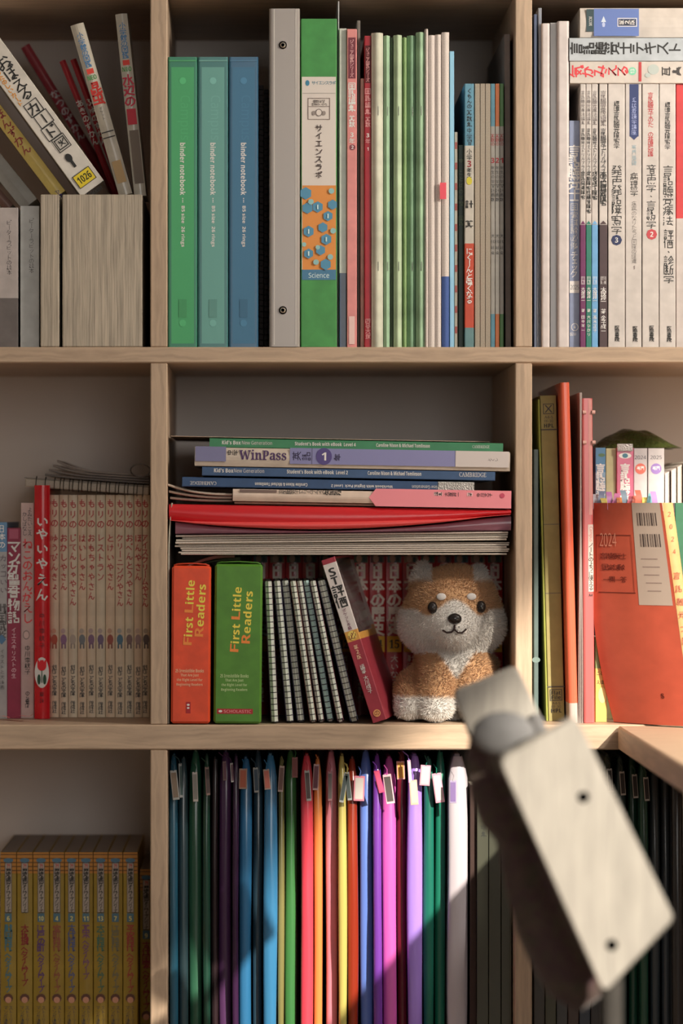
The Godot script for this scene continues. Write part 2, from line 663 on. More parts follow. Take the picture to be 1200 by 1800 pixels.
func build_book(t: Node3D, w: float, h: float, base_px: float, s: float, col: Color, o: Dictionary) -> void:
	var dep: float = o.get("dep", 0.16)
	var bulge: float = o.get("bulge", 0.0)
	var th: float = minf(o.get("board", 0.0008), w * 0.3)
	var inset: float = o.get("inset", 0.0)
	var r: float = minf(o.get("round", 0.0007), w * 0.35)
	# cross-section of the cover from the back left, round the spine, to the back right
	var prof := PackedVector2Array()
	prof.append(Vector2(-w / 2, -dep))
	for k in 4:
		var a := PI - k * PI / 6.0
		prof.append(Vector2(-w / 2 + r + cos(a) * r, -r + sin(a) * r))
	if bulge > 0.0:
		for k in range(1, 6):
			var u := k / 6.0
			prof.append(Vector2((-w / 2 + r) + (w - 2 * r) * u, bulge * sin(PI * u)))
	for k in 4:
		var a := PI / 2 - k * PI / 6.0
		prof.append(Vector2(w / 2 - r + cos(a) * r, -r + sin(a) * r))
	prof.append(Vector2(w / 2, -dep))
	var bands: Array = [[-1e6, 1e6, col]]
	if o.has("bands"):
		bands = o.bands
	var m := MB.new()
	for b in bands:
		var yb := clampf((base_px - b[1]) * s, 0.0, h)
		var yt := clampf((base_px - b[0]) * s, 0.0, h)
		if yt - yb < 1e-6:
			continue
		for i in prof.size() - 1:
			var p := prof[i]
			var q := prof[i + 1]
			m.quad(Vector3(p.x, yb, p.y), Vector3(p.x, yt, p.y), Vector3(q.x, yt, q.y), Vector3(q.x, yb, q.y), b[2])
	var edge: Color = o.get("edge", bands[0][2])
	for yy in [0.0, h]:
		var g := Vector3.UP if yy > 0 else Vector3.DOWN
		m.quad(Vector3(-w / 2, yy, -dep), Vector3(-w / 2, yy, -r), Vector3(-w / 2 + th, yy, -r), Vector3(-w / 2 + th, yy, -dep), edge, g)
		m.quad(Vector3(w / 2, yy, -dep), Vector3(w / 2, yy, -r), Vector3(w / 2 - th, yy, -r), Vector3(w / 2 - th, yy, -dep), edge, g)
		for i in range(1, prof.size() - 2):
			var p := prof[i]
			var q := prof[i + 1]
			m.quad(Vector3(p.x, yy, p.y), Vector3(q.x, yy, q.y), Vector3(q.x, yy, -r - th), Vector3(p.x, yy, -r - th), edge, g)
	part(m, "cover", surf(o.get("mat", "cover")), t)
	if o.get("pages", true):
		var pg := MB.new()
		pg.box(Vector3(-w / 2 + th * 1.02, inset + 0.0002, -dep + 0.0015), Vector3(w / 2 - th * 1.02, h - inset - 0.0002, -r - th), o.get("paper", Color(0.62, 0.57, 0.48)))
		part(pg, "pages", surf("paper"), t)
	if o.has("text"):
		var tx := MB.new()
		var k := 0
		for e in o.text:
			var big := 0.0
			if e.has("r"):
				big = absf((e.r[1] - e.r[0]) * (e.r[3] - e.r[2]))
			elif e.has("d"):
				big = 3.0 * e.d[2] * e.d[3]
			if big > 240.0:                # a coloured field of the print is a piece of its own
				var field := MB.new()
				printed(field, [e], base_px, s, bulge + 0.00012 + 0.00005 * k)
				part(field, "printed_field", surf("print"), t)
			else:
				printed(tx, [e], base_px, s, bulge + 0.00012 + 0.00005 * k)
			k += 1
		if tx.v.size():
			part(tx, "lettering", surf("print"), t)

# marks on a back. a: photo position along the back, x: pixels off its middle, s: size in pixels
#  {j: signs, a, s, p, c, w, x}   {l: latin words, a, len, s, c, f, x}   {r: [a0, a1, x0, x1], c}   {d: [a, x, rx, ry], c}   {box: [a0, a1, x0, x1], c, w}
func printed(m: MB, list: Array, base_px: float, s: float, z0: float) -> void:
	var z := z0
	for e in list:
		z += 0.00005
		var c: Color = e.get("c", Color(0.03, 0.03, 0.03))
		var x: float = e.get("x", 0.0) * s
		if e.has("j"):
			brush(m, e.j, x, (base_px - e.a) * s, e.s * s, e.get("p", e.s * 1.08) * s, e.get("w", 0.11), z, c, false, e.get("wide", 1.0))
		elif e.has("h"):      # signs set across, left to right
			brush(m, e.h, x, (base_px - e.a) * s, e.s * s, e.get("p", e.s * 1.05) * s, e.get("w", 0.11), z, c, true)
		elif e.has("l"):
			var xf := Transform3D(Basis(Vector3.BACK, -PI / 2), Vector3(x, (base_px - e.a) * s, z))
			if e.get("up", false):
				xf = Transform3D(Basis(Vector3.BACK, PI / 2 + deg_to_rad(e.get("skew", 0.0))), Vector3(x, (base_px - e.a) * s, z))
			latin(m, e.l, e.get("f", "sans bold"), xf, e.len * s, e.s * s, c)
		elif e.has("n"):      # latin set level across the back, centred on x
			latin(m, e.n, e.get("f", "sans bold"), Transform3D(Basis(), Vector3(x - e.len * s / 2.0, (base_px - e.a) * s, z)), e.len * s, e.s * s, c)
		elif e.has("r"):
			m.quad(Vector3(e.r[2] * s, (base_px - e.r[1]) * s, z), Vector3(e.r[2] * s, (base_px - e.r[0]) * s, z), Vector3(e.r[3] * s, (base_px - e.r[0]) * s, z), Vector3(e.r[3] * s, (base_px - e.r[1]) * s, z), c, Vector3.BACK)
		elif e.has("d"):
			m.disc(Vector3(e.d[1] * s, (base_px - e.d[0]) * s, z), e.d[2] * s, e.d[3] * s, c, e.get("sides", 20), e.get("turn", 0.0))
		elif e.has("box"):
			var q := PackedVector2Array([Vector2(e.box[2], -e.box[0]), Vector2(e.box[3], -e.box[0]), Vector2(e.box[3], -e.box[1]), Vector2(e.box[2], -e.box[1]), Vector2(e.box[2], -e.box[0])])
			for k in 4:
				ribbon(m, PackedVector2Array([(q[k] + Vector2(0, base_px)) * s, (q[k + 1] + Vector2(0, base_px)) * s]), e.get("w", 1.0) * s, Transform3D.IDENTITY, z + k * 0.000004, c)
const WHITE_INK := Color(0.8, 0.78, 0.76)
const BLACK_INK := Color(0.03, 0.028, 0.03)

func top_left() -> void:
	var g := 1.9
	# two plain wood boxes that the small picture books stand on
	for e in [[71.0, 104.0, "narrow grey-brown wood-grain box left of the wide one"], [109.5, 250.0, "wide grey-brown wood-grain box beside the left divider"]]:
		var z := -0.004
		var t := thing("wooden_box", e[2], "box", spot((e[0] + e[1]) / 2, 0, z) * Vector3(1, 0, 1) + Vector3(0, row_y("top"), 0), 0.0, "wood-grain boxes")
		var s := unit(z)
		var w: float = (e[1] - e[0]) * s
		var h := (610.0 - 342.0) * s
		var m := MB.new()
		m.box(Vector3(-w / 2, 0, -0.012), Vector3(w / 2, h, 0), Color.WHITE, 0.0008)
		part(m, "front_panel", mats.grey, t)
		m = MB.new()
		m.box(Vector3(-w / 2, 0, -0.24), Vector3(-w / 2 + 0.006, h, -0.0122), Color.WHITE)
		part(m, "side_panel", mats.grey, t)
		m = MB.new()
		m.box(Vector3(w / 2 - 0.006, 0, -0.24), Vector3(w / 2, h, -0.0122), Color.WHITE)
		part(m, "side_panel", mats.grey, t)
		m = MB.new()
		m.box(Vector3(-w / 2 + 0.006, h - 0.008, -0.24), Vector3(w / 2 - 0.006, h, -0.0122), Color.WHITE)
		part(m, "lid", mats.grey, t)
	# silvery slipcases
	for e in [[-6.0, 32.0, 365.0, ink(150, 142, 140, g), "worn silver-grey slipcase with thin handwritten title and dark lower half"], [35.5, 69.0, 362.0, ink(158, 160, 160, g), "pale silver slipcase with thin handwritten title beside narrow wood box"]]:
		var c: Color = e[3]
		var bands := [[-9e5, 1e6, c]]
		if e[0] < 0:
			bands = [[-9e5, 524.0, c], [524.0, 1e6, c * 0.35]]
		var b := book("slipcase", e[4], "book case", e[0], e[1], e[2], "top", c, {z = -0.014, dep = 0.2, mat = "glossy", bands = bands, pages = false, board = 0.002, group = "silver slipcases",
			text = [{j = "ピーターラビットの絵本", a = e[2] + 22, s = 8.0, p = 8.8, x = 3.0, c = BLACK_INK * 2.0, w = 0.07}]})
		var back := MB.new()
		var s := unit(-0.014)
		var hw: float = (e[1] - e[0]) * s / 2 - 0.002
		back.box(Vector3(-hw, 0.001, -0.199), Vector3(hw, (610.0 - e[2]) * s - 0.001, -0.004), Color(0.62, 0.57, 0.48))
		part(back, "book_block", surf("paper"), b)
	# books leaning on the boxes; turn is anticlockwise, the feet stand on the lids
	var lid := spot(0, 342, -0.004).y
	var lean := [
		["picture_book", "dark brown-red thin book leaning at far left of its row", 15.0, 33.0, 41.0, 330.0, ink(92, 66, 58, g), -0.07, [], "cover"],
		["picture_book", "grey book with black brush title leaning under the yellow one", 44.0, 76.0, 39.0, 350.0, ink(118, 116, 112, g), -0.06, [{j = "ひらがなえほん", a = 120, s = 17, p = 19, x = -7, c = BLACK_INK}, {j = "かんじ", a = 150, s = 15, p = 17, x = 9, c = BLACK_INK}], "glossy"],
		["picture_book", "yellow-orange book with red hiragana title, leaning", 93.0, 117.0, 37.0, 370.0, ink(206, 160, 92, g), -0.05, [{j = "ことばのえほんずかん", a = 92, s = 15, p = 19, x = 0, c = ink(150, 60, 60, 1.2), w = 0.13}, {j = "ひかり", a = 360, s = 7, p = 8, c = ink(80, 70, 140, 1.2)}], "glossy"],
		["card_box", "white card box with black title and yellow number panel, leaning", 138.0, 187.0, 36.0, 370.0, ink(196, 188, 180, 1.6), -0.03, [], "cover"],
		["picture_book", "red book with white title, alone beside the white card box", 211.0, 228.0, 31.5, 336.0, ink(132, 52, 58, g), -0.17, [{j = "なつのずかん", a = 0, s = 13, p = 17, c = WHITE_INK, w = 0.14}], "glossy"],
		["picture_book", "slim red book with white title, outer of a touching pair", 205.0, 216.0, 22.0, 270.0, ink(140, 40, 48, g), -0.1, [{j = "あきのずかん", a = 0, s = 11, p = 14.5, c = WHITE_INK, w = 0.14}], "glossy"],
		["picture_book", "slim red book with white title, touching the insect guide", 217.5, 228.5, 20.5, 270.0, ink(140, 36, 44, g), -0.1, [{j = "ふゆのずかん", a = 0, s = 11, p = 14.5, c = WHITE_INK, w = 0.14}], "glossy"],
		["pocket_guide", "glossy white pocket guide with two red signs and green letters", 209.0, 233.0, 16.0, 312.0, ink(160, 154, 142, g), -0.03, [], "glossy"],
		["pocket_guide", "glossy white pocket guide leaning on the left divider", 236.0, 257.0, 6.0, 322.0, ink(160, 156, 146, g), -0.03, [], "glossy"],
	]
	for e in lean:
		var z: float = e[7]
		var s := unit(z)
		var w: float = (e[3] - e[2]) * s
		var t := thing(e[0], e[1], "book" if e[0] != "card_box" else "card box", Vector3.ZERO, deg_to_rad(e[4]), "picture books on the wood boxes")
		# the foot's lower corner rests on the lid
		var foot := lid if e[2] > 70 else spot(0, 362, -0.014).y
		t.position = Vector3((((e[2] + e[3]) / 2) - 465.0) * s, foot + sin(deg_to_rad(e[4])) * w / 2 + 0.0006, z)
		if e[0] == "picture_book" and e[2] < 80:
			t.position.x -= 0.004
		var base: float = e[5]
		var words: Array = e[8].duplicate(true)
		if words.size() and words[0].a == 0:
			words[0].a = base * 0.28
		var o := {dep = 0.065 if e[2] > 200 else 0.1, mat = e[9], text = words, bulge = 0.0012}
		if e[0] == "card_box":
			o.text = [
				{d = [46.0, -9.0, 13.0, 15.0], c = ink(190, 40, 50, 1.5)}, {j = "字", a = 36, s = 14, x = -9, c = WHITE_INK}, {d = [72.0, 12.0, 3.0, 3.0], c = ink(150, 60, 60, 1.5), sides = 5},
				{j = "おぼえる", a = 88, s = 22.0, p = 22.0, x = 3, w = 0.12}, {j = "学習のたのしいカード", a = 86, s = 8.0, p = 9.4, x = -15, c = ink(200, 130, 40, 1.6), w = 0.16},
				{box = [182.0, 207.0, -13.0, 13.0], w = 1.4}, {j = "カ", a = 185, s = 19, w = 0.14}, {box = [208.0, 233.0, -10.0, 16.0], w = 1.4}, {j = "ー", a = 212, s = 17, x = 3, w = 0.14}, {box = [234.0, 259.0, -13.0, 13.0], w = 1.4}, {j = "ド", a = 237, s = 19, w = 0.14},
				{box = [260.0, 286.0, -9.0, 15.0], w = 1.4}, {j = "図", a = 264, s = 18, x = 3, w = 0.1},
				{d = [302.0, -2.0, 6.0, 8.0], c = BLACK_INK}, {r = [308.0, 322.0, -4.0, 1.0], c = BLACK_INK},
				{r = [334.0, 358.0, -17.0, 17.0], c = ink(196, 168, 40, 1.7)}, {box = [334.0, 358.0, -17.0, 17.0], w = 1.2}, {n = "1026", a = 346, len = 26.0, s = 13.0, c = ink(60, 60, 30)}, {n = "Gakken", a = 376, len = 30.0, s = 10.0}]
			o.bulge = 0.0
			o.pages = false
		if e[0] == "pocket_guide":
			var first: bool = e[4] > 10
			o.text = [{j = "小学館の図鑑", a = 16.0, s = 10.0, p = 10.5, c = ink(70, 110, 150, 1.6), w = 0.13}, {r = [82.0, 91.0, -6.0, 6.0], c = ink(190, 60, 50, 1.6)}, {n = "NEO", a = 98.0, len = 16.0, s = 8.0, c = ink(60, 130, 70, 1.6)}]
			if first:
				o.text.append({j = "昆虫", a = 108.0, s = 19.0, p = 20.0, c = ink(165, 40, 35, 1.6), w = 0.16})
				o.text.append({j = "ポケット", a = 152.0, s = 5.0, p = 6.0, c = BLACK_INK * 4})
				o.text.append({r = [250.0, 290.0, -8.0, 8.0], c = ink(150, 125, 90, 1.8)})
				o.text.append({r = [196.0, 198.0, -11.0, 11.0], c = BLACK_INK})
				o.text.append({r = [206.0, 208.0, -11.0, 11.0], c = BLACK_INK})
			else:
				o.text.append({j = "水辺の", a = 108.0, s = 17.0, p = 19.0, c = ink(160, 40, 60, 1.6), w = 0.16})
				o.text.append({r = [168.0, 196.0, -8.0, 8.0], c = ink(160, 40, 55, 1.6)})
				o.text.append({r = [206.0, 300.0, -7.0, 9.0], c = ink(95, 85, 76, 1.7)})
			o.bulge = 0.002
		build_book(t, w, base * s, base, s, e[6], o)

func top_middle() -> void:
	var g := 1.5
	# three clear-covered ring binders: an insert strip shows through the cover
	var tone := [["green", ink(44, 108, 86, 1.5), ink(66, 142, 96, 1.5), 295.0, 347.0], ["teal", ink(56, 104, 104, 1.5), ink(92, 140, 134, 1.5), 347.5, 401.0], ["blue", ink(44, 84, 112, 1.5), ink(60, 102, 130, 1.5), 402.0, 454.0]]
	for e in tone:
		var b := book("ring_binder", "%s translucent ring binder with white words down its back" % e[0], "binder", e[3], e[4], 100.0, "top", e[1], {z = -0.006, dep = 0.2, mat = "plastic", round = 0.002, board = 0.0012, inset = 0.006, group = "slim translucent ring binders",
			text = [{r = [118.0, 604.0, -20.0, 20.0], c = e[2]}, {l = "Campus", a = 168.0, len = 78.0, s = 22.0, f = "sans", c = e[2] * 1.12, x = 2}, {l = "binder notebook", a = 251.0, len = 92.0, s = 9.5, c = WHITE_INK}, {l = "...", a = 348.0, len = 8.0, s = 2.0, c = WHITE_INK}, {l = "B5 size  26 rings", a = 362.0, len = 72.0, s = 8.0, c = WHITE_INK},
				{d = [142.0, 0.0, 6.0, 6.0], c = e[2] * 1.35}, {d = [568.0, 0.0, 6.0, 6.0], c = e[2] * 1.25}, {r = [526.0, 558.0, -7.0, 7.0], c = e[2] * 0.82}]})
		var rim := MB.new()
		var s := unit(-0.006)
		var hw: float = (e[4] - e[3]) * s / 2
		rim.box(Vector3(-hw + 0.001, (610 - 108) * s, -0.0002), Vector3(hw - 0.001, (610 - 105.5) * s, 0.0006), e[2], 0.0002)
		part(rim, "welt", surf("plastic"), b)
	# black spiral notebooks
	for e in [[455.5, 463.0, 150.0, "black spiral notebook touching the blue translucent binder"], [464.0, 472.0, 157.0, "black spiral notebook touching the tall clear grey binder"]]:
		var b := book("spiral_notebook", e[3], "notebook", e[0], e[1], e[2], "top", ink(42, 38, 36, 1.2), {z = -0.035, dep = 0.18, mat = "matte", group = "black spiral notebooks"})
		var s := unit(-0.035)
		coil(b, (610.0 - e[2]) * s, (e[1] - e[0]) * s * 0.48, 46, Color(0.16, 0.16, 0.15), 0.0005)
	# grey clear binder with rivets
	var gb := book("ring_binder", "tall clear grey binder with two steel rivets in its back", "binder", 473.0, 527.0, 15.0, "top", ink(142, 136, 132, 1.35), {z = 0.0, dep = 0.23, mat = "plastic", round = 0.003, board = 0.0014, inset = 0.008, bands = [[-9e5, 1e6, ink(142, 136, 132, 1.35)]],
		text = [{r = [16.0, 606.0, -19.0, -17.5], c = ink(190, 186, 180, 1.3)}, {r = [16.0, 606.0, 19.0, 20.5], c = ink(190, 186, 180, 1.3)}]})
	for a in [80.0, 546.0]:
		var r := MB.new()
		var o := Vector3(-3.0 * PX, (610.0 - a) * PX, 0.0)
		r.rod(o, o + Vector3(0, 0, 0.001), 7.5 * PX, 7.0 * PX, Color(0.6, 0.57, 0.53), 16)
		r.rod(o + Vector3(0, 0, 0.001), o + Vector3(0, 0, 0.0022), 5.0 * PX, 3.0 * PX, Color(0.7, 0.66, 0.6), 16)
		part(r, "rivet", surf("metal"), gb)
	# green science file
	var gf := [
		{r = [135.0, 492.0, -30.0, 30.0], c = ink(196, 188, 182, 1.35)}, {r = [326.0, 478.0, -29.0, 30.0], c = ink(196, 128, 66, 1.4)}, {r = [474.0, 492.0, -30.0, 30.0], c = ink(66, 110, 140, 1.4)},
		{n = "Science", a = 484.0, len = 36.0, s = 9.0, c = ink(190, 210, 210, 1.3), f = "sans"}, {h = "サイエンスラボ", a = 143.0, x = -12.0, s = 5.4, p = 6.0, c = ink(70, 120, 140, 1.2), w = 0.14}, {d = [146.0, -20.0, 3.5, 5.0], c = ink(60, 120, 150, 1.3)},
		{r = [163.5, 164.5, -29.0, 29.0], c = ink(160, 154, 150, 1.2)}, {box = [173.0, 210.0, -19.0, 19.0], w = 1.0, c = ink(110, 90, 84)}, {r = [187.0, 187.8, -19.0, 19.0], c = ink(110, 90, 84)}, {h = "理数学習", a = 176.0, x = -10.0, s = 4.6, p = 5.2, c = ink(70, 60, 60), w = 0.1}, {h = "生物のいのち", a = 181.5, x = -13.0, s = 4.2, p = 4.6, c = ink(70, 60, 60), w = 0.1},
		{d = [198.0, 0.0, 6.0, 6.5], c = ink(120, 110, 106, 1.2)}, {d = [198.0, 0.0, 4.6, 5.2], c = ink(196, 188, 182, 1.35)}, {d = [199.0, -9.0, 3.0, 4.0], c = ink(140, 130, 126, 1.2)}, {d = [199.0, 9.0, 3.0, 4.0], c = ink(140, 130, 126, 1.2)},
		{j = "サイエンスラボ", a = 220.0, s = 10.5, p = 13.7, w = 0.14, c = ink(60, 45, 45)}]
	for e in [[340, -23, 11], [366, -20, 10], [364, -2, 10], [360, 24, 9], [380, 16, 9], [400, 7, 9], [407, -18, 10], [421, 13, 10], [440, 3, 9], [446, -18, 9], [465, 12, 10], [355, -14, 5], [336, 22, 5], [435, -2, 4], [452, 20, 5], [461, -5, 5], [406, 25, 5], [430, -26, 4]]:
		gf.append({d = [e[0], e[1], e[2], e[2]], c = ink(76, 128, 158, 1.4) if e[2] > 6 else ink(130, 170, 170, 1.4), sides = 6 if e[2] > 6 else 12, turn = 0.52})
	for e in [[364, -2], [380, 16], [407, -18], [421, 13], [446, -18]]:
		gf.append({r = [e[0] - 4, e[0] + 4, e[1] - 1.2, e[1] + 1.2], c = ink(190, 215, 220, 1.3)})
	book("file_box", "bright green file with science label, orange hexagon band and white panel", "binder", 528.5, 592.0, 33.0, "top", ink(60, 130, 66, 1.5), {z = -0.003, dep = 0.22, mat = "cover", round = 0.001, board = 0.002, inset = 0.003, text = gf})
	# clear sleeves, thin paper sets
	sleeve("clear_sleeve", "clear plastic sleeve standing up behind the green science file", 592.3, 594.8, 2.0, "top", Color(0.75, 0.76, 0.78), -0.02, 0.2)
	book("booklet", "white booklet with dark blue lower part beside green science file", "booklet", 596.0, 609.0, 50.0, "top", ink(190, 186, 180, 1.35), {z = -0.012, dep = 0.2, bands = [[-9e5, 480.0, ink(190, 186, 180, 1.35)], [480.0, 1e6, ink(38, 60, 92, 1.3)]], mat = "glossy"})
	var pink_text := [{r = [66.0, 138.0, -6.5, 6.5], c = ink(110, 50, 62, 1.2)}, {j = "ジュニア国語シリーズ", a = 70.0, s = 6.0, p = 6.6, c = ink(230, 180, 180), w = 0.13}, {j = "国語編集", a = 146.0, s = 11.0, p = 13.0, c = WHITE_INK, w = 0.15}, {j = "算数", a = 204.0, s = 9.0, p = 10.0, c = WHITE_INK, w = 0.15}, {n = "3", a = 237.0, len = 6.0, s = 8.0, c = WHITE_INK}, {j = "年", a = 243.0, s = 9.0, c = WHITE_INK, w = 0.12}]
	book("workbook", "pink workbook with white numeral disc beside grey leaflet", "workbook", 609.5, 627.0, 51.0, "top", ink(214, 134, 132, 1.35), {z = -0.008, dep = 0.21, mat = "cover", text = pink_text + [{d = [259.0, 1.0, 5.0, 5.0], c = ink(120, 60, 70, 1.3)}, {n = "2", a = 259.0, len = 4.0, s = 6.0, x = 1, c = WHITE_INK}, {r = [556.0, 605.0, -5.0, 5.0], c = ink(226, 180, 176, 1.3)}]})
	book("leaflet", "thin grey leaflet rising behind the pink workbook", "leaflet", 627.5, 633.0, 36.0, "top", ink(122, 116, 110, 1.4), {z = -0.03, dep = 0.2, mat = "matte"})
	book("leaflet", "short off-white leaflet between pink and red workbooks", "leaflet", 633.5, 640.0, 138.0, "top", ink(168, 158, 146, 1.4), {z = -0.02, dep = 0.2, mat = "matte"})
	book("workbook", "dark red workbook with white title against green notebooks", "workbook", 640.5, 652.0, 63.0, "top", ink(150, 32, 44, 1.45), {z = -0.012, dep = 0.21, mat = "cover", text = [{r = [80.0, 146.0, -5.0, 5.0], c = ink(80, 20, 30, 1.2)}, {j = "ジュニア国語シリーズ", a = 84.0, s = 5.6, p = 6.0, c = ink(220, 160, 160), w = 0.13}, {j = "国語編集", a = 156.0, s = 9.0, p = 12.0, c = ink(214, 150, 150), w = 0.15}, {j = "算数", a = 206.0, s = 8.0, p = 9.0, c = ink(214, 150, 150), w = 0.14}, {n = "3", a = 238.0, len = 5.0, s = 7.0, c = WHITE_INK}, {j = "年", a = 244.0, s = 8.0, c = ink(214, 150, 150)}, {n = "1", a = 262.0, len = 2.5, s = 6.0, c = WHITE_INK}, {j = "四谷大塚", a = 560.0, s = 8.0, p = 9.0, c = ink(214, 150, 150), w = 0.12}]})
	# soft green marbled notebooks
	var soft := [[652.5, 673.0, 58.0, ink(186, 198, 170, 1.75)], [673.5, 685.0, 63.0, ink(150, 180, 150, 1.75)], [685.5, 691.0, 66.0, ink(92, 108, 88, 1.75)], [691.5, 706.0, 62.0, ink(168, 188, 156, 1.75)], [706.5, 714.5, 66.0, ink(128, 156, 108, 1.75)], [715.0, 730.5, 63.0, ink(120, 152, 124, 1.75)], [731.0, 746.0, 57.0, ink(136, 164, 136, 1.75)]]
	for i in soft.size():
		var e = soft[i]
		var b := book("stapled_notebook", ["widest pale green marbled notebook beside dark red workbook", "mint green marbled notebook second from the dark red workbook", "thin dark olive notebook between two pale green ones", "pale green marbled notebook with staple marks in middle of its row", "thin moss green notebook in the green row", "grey-green marbled notebook, second from the white exercise papers", "grey-green marbled notebook touching the white exercise papers"][i], "notebook", e[0], e[1], e[2], "top", e[3], {z = -0.01 - 0.002 * (i % 3), dep = 0.21, mat = "marbled", bulge = 0.0025, round = 0.0012, group = "green marbled notebooks"})
		var s := unit(-0.01)
		if e[1] - e[0] > 9:
			for a in [195.0, 468.0]:
				var st := MB.new()
				st.tube([Vector3(0.001, (610 - a - 8) * s, 0.0026), Vector3(0.001, (610 - a + 8) * s, 0.0026)], 0.0003, Color(0.35, 0.37, 0.33), 5)
				part(st, "staple", surf("metal"), b)
	var papers := [[746.5, 752.0, 51.0, "single white exercise sheet bundle against the green notebooks", 0.0], [752.5, 764.0, 62.0, "white exercise paper bundle with bent foot", 0.0], [764.5, 775.0, 61.0, "cream exercise paper bundle holding a pink sticky tab", 0.0], [776.0, 789.0, 57.0, "white exercise booklet with blue lower edge beside light blue folder", 1.0]]
	for e in papers:
		var c := ink(206, 196, 190, 1.3)
		book("exercise_paper", e[3], "papers", e[0], e[1], e[2], "top", c, {z = -0.008, dep = 0.2, mat = "paper", bulge = 0.001, group = "white exercise papers", bands = [[-9e5, 1e6, c]] if e[4] < 0.5 else [[-9e5, 486.0, c], [486.0, 1e6, ink(70, 92, 150, 1.4)]]})
	var st := MB.new()
	st.box(spot(773, 350, -0.004), spot(784, 321, -0.0036), ink(220, 80, 96, 1.3))
	whole(st, "sticky_tab", surf("print"), "bright pink sticky tab on white exercise papers", "sticky tab")
	book("folder", "light blue thin folder beside the white exercise papers", "folder", 790.0, 798.0, 90.0, "top", ink(112, 164, 190, 1.35), {z = -0.012, dep = 0.21, mat = "plastic"})
	var dots := []
	for k in 10:
		dots.append({r = [250.0 + k * 36, 262.0 + k * 36, -2.0, 2.0], c = ink(150, 80, 76, 1.3)})
	book("booklet", "short cream booklet with red marks beside light blue folder", "booklet", 798.5, 804.0, 232.0, "top", ink(170, 164, 150, 1.4), {z = -0.014, dep = 0.17, text = dots})
	book("booklet", "dark green booklet beside the blue and red arithmetic workbook", "booklet", 805.0, 815.0, 255.0, "top", ink(36, 58, 46, 1.5), {z = -0.02, dep = 0.17, text = [{j = "漢字", a = 270.0, s = 7.0, p = 9.0, c = ink(120, 140, 110)}, {j = "ことばの学習", a = 300.0, s = 7.0, p = 11.0, c = ink(120, 140, 110)}, {j = "国語", a = 380.0, s = 7.0, p = 9.0, c = ink(120, 140, 110)}]})
	book("workbook", "arithmetic workbook with blue top, white middle and orange-red lower spine", "workbook", 816.5, 832.5, 147.0, "top", Color.WHITE, {z = -0.008, dep = 0.2, bands = [[-9e5, 256.0, ink(88, 136, 158, 1.4)], [256.0, 428.0, ink(176, 170, 160, 1.4)], [428.0, 576.0, ink(176, 66, 42, 1.4)], [576.0, 1e6, ink(88, 120, 124, 1.4)]],
		text = [{j = "くもんの", a = 156.0, s = 7.5, p = 9.0, w = 0.14}, {j = "算数集中学習", a = 194.0, s = 8.5, p = 10.4, w = 0.1}, {j = "小学", a = 262.0, s = 8.5, p = 10.0}, {n = "3", a = 288.0, len = 7.0, s = 11.0, c = ink(150, 40, 50)}, {j = "年生", a = 295.0, s = 7.5, p = 9.0}, {d = [318.0, 0.0, 5.0, 7.0], c = ink(190, 180, 60, 1.2)}, {j = "計", a = 353.0, s = 12.0, w = 0.15}, {j = "算", a = 388.0, s = 12.0, w = 0.12}, {j = "にぐーんと強くなる", a = 436.0, s = 10.0, p = 10.9, c = WHITE_INK, w = 0.14}]})
	for e in [[834.0, 843.0, "next to the blue and red arithmetic workbook"], [843.5, 852.0, "in the middle of three"], [852.5, 861.5, "next to the thin blue-topped workbook"]]:
		book("drill_book", "grey-white drill book with page edges outward, " + e[2], "book", e[0], e[1], 147.0, "top", ink(152, 142, 128, 1.4), {z = -0.012, dep = 0.19, mat = "paper", group = "drill books with page edges outward"})
	var trio := [[862.0, 869.5, ink(74, 116, 132, 1.5), "3", "blue"], [870.0, 877.5, ink(150, 82, 44, 1.5), "2", "brown-orange"], [878.0, 885.0, ink(62, 104, 52, 1.5), "1", "green"]]
	for e in trio:
		book("workbook", "thin workbook with %s top and foot, grey middle and red numeral" % e[4], "workbook", e[0], e[1], 147.0, "top", e[2], {z = -0.014, dep = 0.19, group = "thin numbered workbooks", bands = [[-9e5, 222.0, e[2]], [222.0, 552.0, ink(140, 136, 130, 1.4)], [552.0, 1e6, e[2]]], text = [{j = "算数の", a = 236.0, s = 6.0, p = 7.0, c = ink(150, 60, 60)}, {n = e[3], a = 282.0, len = 6.0, s = 9.0, c = ink(150, 30, 40)}, {j = "年生の学習計画数", a = 292.0, s = 5.5, p = 8.0, c = BLACK_INK * 2}, {j = "文化社会", a = 412.0, s = 5.5, p = 10.0, c = BLACK_INK * 2}]})
	book("file_folder", "tall grey folder leaning against the right divider in the upper middle compartment", "folder", 888.0, 898.0, 60.0, "top", ink(112, 102, 98, 1.5), {z = -0.02, dep = 0.22, mat = "matte", turn = 0.2})

func coil(parent: Node, h: float, r: float, n: int, c: Color, wire: float, along_x := false) -> void:
	for k in n:
		var pts := []
		for j in 9:
			var a := TAU * j / 8.0
			var y := h * (k + 0.5) / n + j * 0.00005
			pts.append(Vector3(y, sin(a) * r, cos(a) * r) if along_x else Vector3(sin(a) * r, y, cos(a) * r))
		var m := MB.new()
		m.tube(pts, wire, c, 4, true)
		part(m, "wire_loop", surf("metal"), parent)

